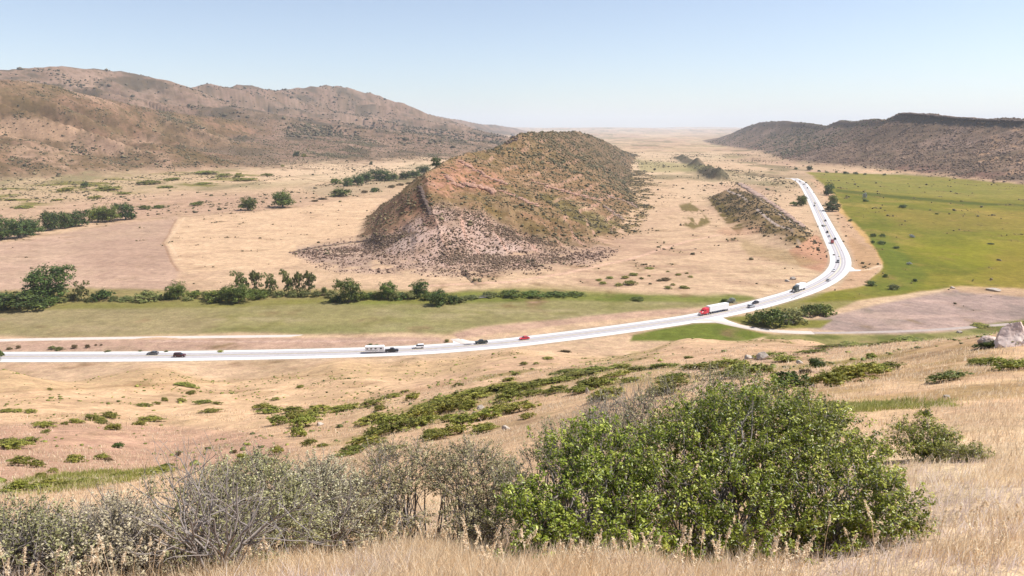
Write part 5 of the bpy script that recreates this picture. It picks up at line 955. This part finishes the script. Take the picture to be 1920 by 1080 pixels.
def big_bush(label, lobes, nspr, nleaf, ls, mat, seed, L=.22, root_px=None, name='bush', bare=0.0, twig=m_greybark, inner=70, lbl_parts=None, group=None, ratio=.5):
    rg = np.random.default_rng(seed); B = []
    for (px, py, r, rp) in lobes:
        r = r * NEAR; a, e = az_e(px, py); rad = rp / F * r * 1.1; B.append((r * math.sin(a), r * math.cos(a), H + r * float(e), rad))
    B = np.array(B); cx, cy = B[:, 0].mean(), B[:, 1].mean()
    ls = ls * NEAR; L = L * NEAR
    if root_px: root_px = (root_px[0], root_px[1] * NEAR); a, e = az_e(root_px[0], 1000); cx, cy = root_px[1] * math.sin(a), root_px[1] * math.cos(a)
    org = np.array([cx, cy, float(Zat(cx, cy))]); w_ = B[:, 3] ** 2; w_ /= w_.sum(); tips, dirs = [], []
    for (x, y, z, r), ww in zip(B, w_):
        m = int(nspr * ww * 1.35) + 4; d = unit(rg.normal(size=(m * 3, 3))); d = d[d[:, 2] > -.55][:m]; q = r * np.where(rg.random(len(d)) < .72, rg.uniform(.82, 1.08, len(d)), rg.uniform(.35, .82, len(d)))
        lump = 1 + .22 * fbm(d[:, 0] * 2.2 + x * 3, d[:, 1] * 2.2 + d[:, 2] * 2 + y, 3, seed); p = np.array([x, y, z]) + d * (q * lump)[:, None]; tips.append(p); dirs.append(d)
    tips = np.concatenate(tips); dirs = np.concatenate(dirs); inside = np.zeros(len(tips), bool)
    for (x, y, z, r) in B: inside |= (np.linalg.norm(tips - [x, y, z], axis=1) < r * .62)
    hole = fbm(tips[:, 0] * 2.3, tips[:, 2] * 2.3 + tips[:, 1] * 1.3, 2, seed + 5) < -.42
    g = Zat(tips[:, 0], tips[:, 1]); k = (~inside | (rg.random(len(tips)) < .25)) & ~hole & (tips[:, 2] > g + .03); tips, dirs = tips[k], dirs[k]
    isb = rg.random(len(tips)) < bare; C, Nn, Ls, tw, rn, bs = sprigs(tips[~isb], dirs[~isb], L, nleaf, ls, rg)
    if isb.any(): tw += sprigs(tips[isb], dirs[isb], L * 1.4, 2, ls, rg)[3]
    o = base(name, label, 'bush', group); o.location = org; V, Fq = leaf_folded(C - org, Nn, Ls, rg, ratio); rf = np.repeat(rn, 2); link('foliage', mk_mesh('foliage', V, Fq, [mat], {'rnd': ('FACE', rf)}), o)
    pr = []; sel = rg.choice(len(tips), min(inner, len(tips)), replace=False)
    for i in sel:
        e_ = tips[i] - dirs[i] * L * .4; st = org + [rg.normal(0, .15), rg.normal(0, .1), -.05]; st[2] = float(Zat(st[0], st[1])) - .05; md = st + (e_ - st) * .5 + [0, 0, .12 * np.linalg.norm(e_ - st)] + rg.normal(0, .06, 3); m2 = st + (e_ - st) * .8 + rg.normal(0, .05, 3)
        r0 = rg.uniform(.006, .014); pr.append((np.array([st, (st + md) / 2 + rg.normal(0, .03, 3), md, m2, e_]) - org, [r0, r0 * .85, r0 * .62, r0 * .4, r0 * .2]))
    V, Fq = tubes(pr, 5); V2, F2 = tubes([(p - org, r) for p, r in tw], 3); link('stem', mk_mesh('stem', np.concatenate([V, V2]), np.concatenate([Fq, F2 + len(V)]), [twig], smooth=True), o); return o
GB = 'foreground bushes'
big_bush('dense glossy green bush, the left lobe of the foreground thicket', [(985, 985, 6.8, 70), (1040, 900, 7.3, 90), (1120, 860, 7.6, 80), (1110, 960, 7.0, 110), (1010, 1020, 6.4, 80), (1180, 1010, 6.6, 90), (960, 1000, 6.6, 50)], 900, 24, .036, F_leaf, 601, group=GB, root_px=(1080, 6.9))
big_bush('dense glossy green bush filling the centre of the foreground thicket', [(1230, 880, 7.8, 90), (1310, 850, 8.2, 100), (1400, 840, 8.4, 110), (1270, 960, 7.2, 110), (1390, 950, 7.4, 120), (1300, 1030, 6.8, 80), (1450, 1010, 7.0, 80), (1360, 780, 8.8, 60), (1440, 790, 8.8, 70), (1200, 940, 7.4, 70)], 1300, 24, .036, F_leaf, 602, group=GB, root_px=(1330, 7.4))
big_bush('dense green bush reaching farthest right in the foreground thicket', [(1500, 850, 8.4, 90), (1555, 850, 8.6, 80), (1610, 900, 8.2, 70), (1520, 940, 7.7, 110), (1600, 970, 7.6, 90), (1675, 960, 7.6, 55), (1560, 1020, 7.2, 70), (1650, 1010, 7.3, 60), (1705, 985, 7.6, 30)], 1000, 24, .035, F_leaf, 603, group=GB, root_px=(1550, 7.6))
big_bush('lighter yellow-green bush rising at the back of the foreground thicket', [(1400, 792, 9.4, 50), (1450, 782, 9.8, 52), (1500, 796, 9.6, 56), (1540, 820, 9.3, 50), (1340, 808, 9.2, 56), (1270, 820, 9.0, 55)], 700, 22, .032, F_yel, 604, group=GB, root_px=(1440, 9.5))
big_bush('olive dusty bush behind the upper left of the green thicket', [(1260, 770, 10.5, 60), (1310, 745, 11, 55), (1220, 800, 10.2, 60), (1170, 840, 9.6, 60), (1350, 735, 11, 40), (1410, 730, 11, 35)], 620, 18, .026, F_grey, 605, L=.26, group=GB, root_px=(1270, 10.3), bare=.2)
big_bush('grey bare-twigged bush above the left lobe of the green thicket', [(1150, 800, 10.4, 55), (1100, 820, 10.2, 50), (1190, 770, 10.8, 50), (1130, 780, 10.8, 40)], 420, 10, .022, F_pale, 606, L=.34, group=GB, root_px=(1140, 10.4), bare=.45)
big_bush('pale olive bush between the grey twigs and the left green lobe', [(1050, 850, 8.8, 55), (1010, 880, 8.6, 50), (1080, 880, 8.4, 60), (970, 910, 8.2, 45)], 430, 18, .028, F_grey, 607, L=.26, group=GB, root_px=(1030, 8.6), bare=.15)
def grey_bush(label, lobes, n, seed, root, mat=F_grey, bare=.3, nl=21, ls=.024, L=.32, inner=90): big_bush(label, lobes, int(n * 1.5), nl, ls, mat, seed, L=L, group='dusty grey-green bushes along the bottom left', root_px=root, bare=bare * .6, inner=inner, ratio=.6)
grey_bush('tall dusty bush left of the green thicket with dark stems', [(900, 890, 9.0, 55), (860, 920, 8.8, 60), (920, 950, 8.6, 50), (880, 860, 9.3, 40), (840, 880, 9.2, 40), (940, 900, 9, 40), (870, 985, 8.2, 45), (930, 985, 8.0, 40)], 480, 611, (885, 8.8), bare=.3)
grey_bush('dusty bush with an open dark hollow low on its right', [(770, 910, 9.0, 60), (720, 900, 9.0, 60), (740, 960, 8.6, 60), (690, 940, 8.8, 55), (790, 870, 9.3, 40), (735, 865, 9.4, 35), (700, 990, 8.2, 45), (780, 985, 8.2, 40)], 520, 612, (745, 8.9), bare=.35)
grey_bush('purplish twiggy bush in the middle of the dusty row', [(620, 930, 8.6, 55), (570, 950, 8.4, 55), (640, 980, 8.2, 55), (600, 900, 8.9, 40), (550, 900, 9.0, 30)], 460, 613, (605, 8.5), mat=F_pale, bare=.3)
grey_bush('olive bush right of the bare-limbed bush', [(500, 930, 7.8, 60), (480, 990, 7.4, 70), (540, 980, 7.6, 60), (490, 885, 8.2, 35), (430, 900, 8.0, 35)], 480, 614, (505, 7.6), bare=.25)
grey_bush('widest bush at the lower left with bare forking grey limbs', [(340, 960, 7.2, 70), (400, 1000, 6.8, 90), (330, 1030, 6.6, 80), (300, 980, 7.2, 60), (390, 925, 7.6, 50), (450, 1040, 6.6, 60)], 620, 615, (385, 6.7), bare=.4)
grey_bush('grey-olive bush second from the bottom left corner', [(200, 1010, 7.0, 60), (240, 1040, 6.6, 70), (170, 1050, 6.6, 60), (215, 960, 7.6, 30), (120, 1000, 7.4, 30)], 460, 616, (205, 6.8), mat=F_pale, bare=.5)
grey_bush('grey-olive bush filling the bottom left corner', [(60, 1020, 7.2, 60), (20, 1050, 6.8, 60), (100, 1060, 6.6, 60), (-30, 1010, 7.2, 50), (105, 985, 7.6, 22)], 440, 617, (45, 6.9), bare=.3)
big_bush('spiky dark olive shrub standing alone in the grass right of the thicket', [(1700, 830, 18.3, 26), (1735, 800, 18.6, 20), (1735, 838, 18.3, 32), (1770, 832, 18.3, 24), (1688, 800, 18.6, 14), (1780, 815, 18.4, 12), (1740, 775, 18.8, 9), (1665, 846, 18.2, 12), (1720, 852, 18, 22), (1760, 852, 18, 22)], 420, 20, .045, F_leaf, 620, L=.42, root_px=(1735, 18.3), bare=.1, inner=60)
big_bush('pale yellow-green weedy bush right of the spiky olive shrub', [(1800, 846, 17.6, 24), (1830, 852, 17.3, 18), (1775, 854, 17.6, 16)], 160, 18, .04, F_yel, 621, L=.28, root_px=(1805, 17.5), inner=20)
# bare grey limbs of the wide lower-left bush
def limbs(label, px, r, seed, n=9, hgt=1.0):
    rg = np.random.default_rng(seed); a, e = az_e(px, 1000); x, y = r * math.sin(a), r * math.cos(a); z = float(Zat(x, y)); o = base('dead_shrub', label, 'dead shrub'); o.location = (x, y, z - .05); pr = []
    def grow(p, d, L, rad, lv):
        pts = [p]; q = p.copy(); dd = d.copy()
        for s_ in range(4): dd = unit(dd + rg.normal(0, .13, 3) + [0, 0, .04]); q = q + dd * L / 4; pts.append(q.copy())
        pr.append((np.array(pts), np.linspace(rad, rad * .55, 5)))
        if lv:
            for _ in range(rg.integers(2, 4)): k = rg.integers(2, 5); grow(pts[k], unit(dd + rg.normal(0, .5, 3)), L * rg.uniform(.5, .8), rad * .55, lv - 1)
    for _ in range(n): th = rg.uniform(0, 6.28); grow(np.array([rg.normal(0, .06), rg.normal(0, .05), 0.]), unit(np.array([math.cos(th) * .75, math.sin(th) * .5, 1.0])), hgt * rg.uniform(.4, .6), rg.uniform(.007, .014), 3)
    V, Fq = tubes(pr, 5); link('branch', mk_mesh('branch', V, Fq, [m_greybark], smooth=True), o)
limbs('bare forking grey limbs sticking out of the wide lower-left bush', 400, 4.9, 631, 12, 1.15)
limbs('bare grey twigs rising in front of the purplish bush', 600, 6.3, 632, 8, .8)
limbs('thin bare twigs at the left of the green thicket', 1170, 7.8, 633, 8, .9)

# ------------------------------------------------------------------ dry grass
def grass_mat(name, c0, c1, c2, trans=.35):
    m, t, b = node_mat(name); b.inputs['Roughness'].default_value = .7; b.inputs['Specular IOR Level'].default_value = .2; at = N(t, 'ShaderNodeAttribute', attribute_name='rnd'); cr = N(t, 'ShaderNodeValToRGB'); e = cr.color_ramp.elements; e[0].color = (*c0, 1); e[1].color = (*c2, 1); q = e.new(.5); q.color = (*c1, 1)
    t.links.new(at.outputs['Fac'], cr.inputs[0]); t.links.new(cr.outputs[0], b.inputs['Base Color']); tr = N(t, 'ShaderNodeBsdfTranslucent'); t.links.new(cr.outputs[0], tr.inputs['Color']); mx = N(t, 'ShaderNodeMixShader'); mx.inputs[0].default_value = trans; t.links.new(b.outputs[0], mx.inputs[1]); t.links.new(tr.outputs[0], mx.inputs[2]); t.links.new(mx.outputs[0], t.nodes['Material Output'].inputs['Surface']); return m
m_gr = grass_mat('dry_grass_blades', (.54, .40, .25), (.80, .63, .43), (.90, .80, .62), .45); m_gr2 = grass_mat('rosy_dry_grass', (.52, .41, .34), (.78, .65, .57), (.88, .82, .78), .45); m_gg = grass_mat('green_grass_blades', (.16, .17, .03), (.36, .36, .10), (.56, .52, .22), .4)
def blades(name, n, r0, r1, a0, a1, h0, h1, w0, mat, seed, per=6, reject=None, power=1.0):
    rg = np.random.default_rng(seed); nt_ = n // per; r = r0 * (r1 / r0) ** (rg.random(nt_) ** power); a = rg.uniform(a0, a1, nt_); x, y = r * np.sin(a), r * np.cos(a)
    if reject is not None: k = reject(x, y, r, a, rg); x, y, r = x[k], y[k], r[k]
    nt_ = len(x); x = np.repeat(x, per) + rg.normal(0, 1, nt_ * per) * np.repeat(.02 + .006 * r, per); y = np.repeat(y, per) + rg.normal(0, 1, nt_ * per) * np.repeat(.02 + .006 * r, per); rr = np.repeat(r, per); n = len(x); z = Zat(x, y) - .02
    h = rg.uniform(h0, h1, n) * np.repeat(rg.uniform(.55, 1.25, nt_), per) * (1 + .012 * rr); w_ = w0 * rg.uniform(.6, 1.3, n) * (1 + .11 * rr); th = rg.uniform(0, 6.28, n); ln = rg.uniform(.1, .75, n) * h; lx, ly = np.cos(th) * ln + .12 * h, np.sin(th) * ln
    ph = rg.uniform(0, 3.14, n); px_, py_ = np.cos(ph) * w_ / 2, np.sin(ph) * w_ / 2; b_ = np.stack([x, y, z], 1); pr = np.stack([px_, py_, 0 * px_], 1); md = b_ + np.stack([lx * .35, ly * .35, h * .6], 1); tp = b_ + np.stack([lx, ly, h], 1)
    V = np.stack([b_ - pr, b_ + pr, md + pr * .7, md - pr * .7, tp + pr * .12, tp - pr * .12], 1).reshape(-1, 3); i = np.arange(n)[:, None] * 6; Fq = np.concatenate([i + [0, 1, 2, 3], i + [3, 2, 4, 5]], 1).reshape(-1, 4)
    rn = np.repeat(np.clip(np.repeat(rg.normal(.5, .16, nt_), per) + rg.normal(0, .16, n), 0, 1), 2); link(name, mk_mesh(name, V, Fq, [mat], {'rnd': ('FACE', rn)}), kind='stuff')
AR = R_(38)
rosy = lambda x, y, r, a, rg: (fbm(x / 1.1, y / 1.1, 3, 301) + .5 * ((a > .42) & (r < 10))) > .12
notrosy = lambda x, y, r, a, rg: ~((fbm(x / 1.1, y / 1.1, 3, 301) + .5 * ((a > .42) & (r < 10))) > .35)
blades('dry_grass', 170000, 2.2, 13, -AR, AR, .05, .17, .0036, m_gr, 701, reject=notrosy, power=.8)
blades('rosy_grass', 60000, 2.2, 14, -AR, AR, .05, .15, .0036, m_gr2, 702, reject=rosy, power=.8)
blades('dry_grass', 110000, 12, 60, -AR, AR, .08, .20, .005, m_gr, 703, power=.8, reject=lambda x, y, r, a, rg: rg.random(len(x)) < .35 + .65 * ss(-.2, .3, fbm(x / 3, y / 3, 3, 303)))
blades('dry_grass', 60000, 55, 170, -AR, AR, .10, .22, .006, m_gr, 704, reject=lambda x, y, r, a, rg: fbm(x / 9, y / 9, 3, 305) > -.15)
gsel = lambda x, y, r, a, rg: np.array([True] * len(x)) & ((ss(0, 1, 0) + z_gs[np.clip(np.searchsorted(lrs, np.log(r)), 0, nr - 1), np.clip(((a + R_(43)) / (az1[1] - az1[0])).astype(int), 0, NAZ - 1)]) > .4) & (fbm(x / 1.2, y / 1.2, 3, 311) > -.05)
blades('green_grass', 90000, 16, 50, R_(15), R_(35), .10, .22, .006, m_gg, 705, reject=gsel)
gsel2 = lambda x, y, r, a, rg: z_gu[np.clip(np.searchsorted(lrs, np.log(r)), 0, nr - 1), np.clip(((a + R_(43)) / (az1[1] - az1[0])).astype(int), 0, NAZ - 1)] > .25 + .9 * (fbm(x / 3.5, y / 3.5, 3, 313) < 0)
blades('green_grass', 30000, 30, 110, R_(-36), R_(-20), .15, .3, .007, m_gg, 706, reject=gsel2)
# tall seed-headed stalks standing out of the grass
def stalks(name, spots, seed):
    rg = np.random.default_rng(seed); pr = []; LV, LF, RN = [], [], []; off = 0
    for px, py, r, hp in spots:
        a, e = az_e(px, py); x, y = r * math.sin(a), r * math.cos(a); z = float(Zat(x, y)) - .03; top = H + r * float(az_e(px, hp)[1]); h = max(.25, top - z); ln = rg.uniform(.05, .28) * h; sx = rg.choice([-1, 1, 1])
        p = np.array([[x, y, z], [x + sx * ln * .25, y, z + h * .45], [x + sx * ln * .6, y, z + h * .8], [x + sx * ln, y + .01, z + h]]); pr.append((p, [.0026, .0022, .0016, .001]))
        nh_ = 46; t_ = rg.uniform(.0, 1, nh_); c = p[2] + (p[3] - p[2]) * t_[:, None] + rg.normal(0, .008, (nh_, 3)) * (1.15 - t_[:, None]); V, Fq = leaf_quads(c, unit(rg.normal(size=(nh_, 3))), .022, .007, rg); LV.append(V); LF.append(Fq + off); off += len(V); RN.append(rg.uniform(.4, 1, nh_))
    V, Fq = tubes(pr, 4); V2 = np.concatenate(LV); F2 = np.concatenate(LF) + len(V); link(name, mk_mesh(name, np.concatenate([V, V2]), np.concatenate([Fq, F2]), [m_gr], {'rnd': ('FACE', np.r_[np.full(len(Fq), .6), np.concatenate(RN)])}), kind='stuff')
rs = random.Random(5); sp = [(rs.uniform(880, 1500), 1090, rs.uniform(3.2, 4.2), rs.uniform(985, 1050)) for _ in range(60)] + [(rs.uniform(700, 960), 1080, rs.uniform(4.4, 6.5), rs.uniform(960, 1030)) for _ in range(30)] + [(rs.uniform(1480, 1920), 1080, rs.uniform(4, 7.5), rs.uniform(930, 1040)) for _ in range(46)] + [(rs.uniform(0, 700), 1085, rs.uniform(4.2, 5.5), rs.uniform(1000, 1060)) for _ in range(40)] + [(1690, 840, 13.2, 790), (1712, 850, 13, 812), (1640, 980, 8, 880), (1535, 1050, 5.6, 968), (1612, 1050, 5.8, 972)]
stalks('tall_grass', sp, 711)
# ------------------------------------------------------------------ the air
hz = bpy.data.materials.new('pale_air'); hz.use_nodes = True; t = hz.node_tree; t.nodes.clear()
vo = N(t, 'ShaderNodeVolumePrincipled'); vo.inputs['Color'].default_value = (.80, .89, 1.0, 1); vo.inputs['Density'].default_value = 5.0e-5; vo.inputs['Anisotropy'].default_value = -.05
oo = N(t, 'ShaderNodeOutputMaterial'); t.links.new(vo.outputs[0], oo.inputs['Volume'])
bx = [(x, y, z) for x in (-36000, 36000) for y in (-36000, 36000) for z in (-260, 620)]
hme = bpy.data.meshes.new('haze'); hme.from_pydata(bx, [], [(0, 1, 3, 2), (4, 6, 7, 5), (0, 4, 5, 1), (2, 3, 7, 6), (0, 2, 6, 4), (1, 5, 7, 3)]); hme.materials.append(hz)
link('haze', hme, kind='stuff')
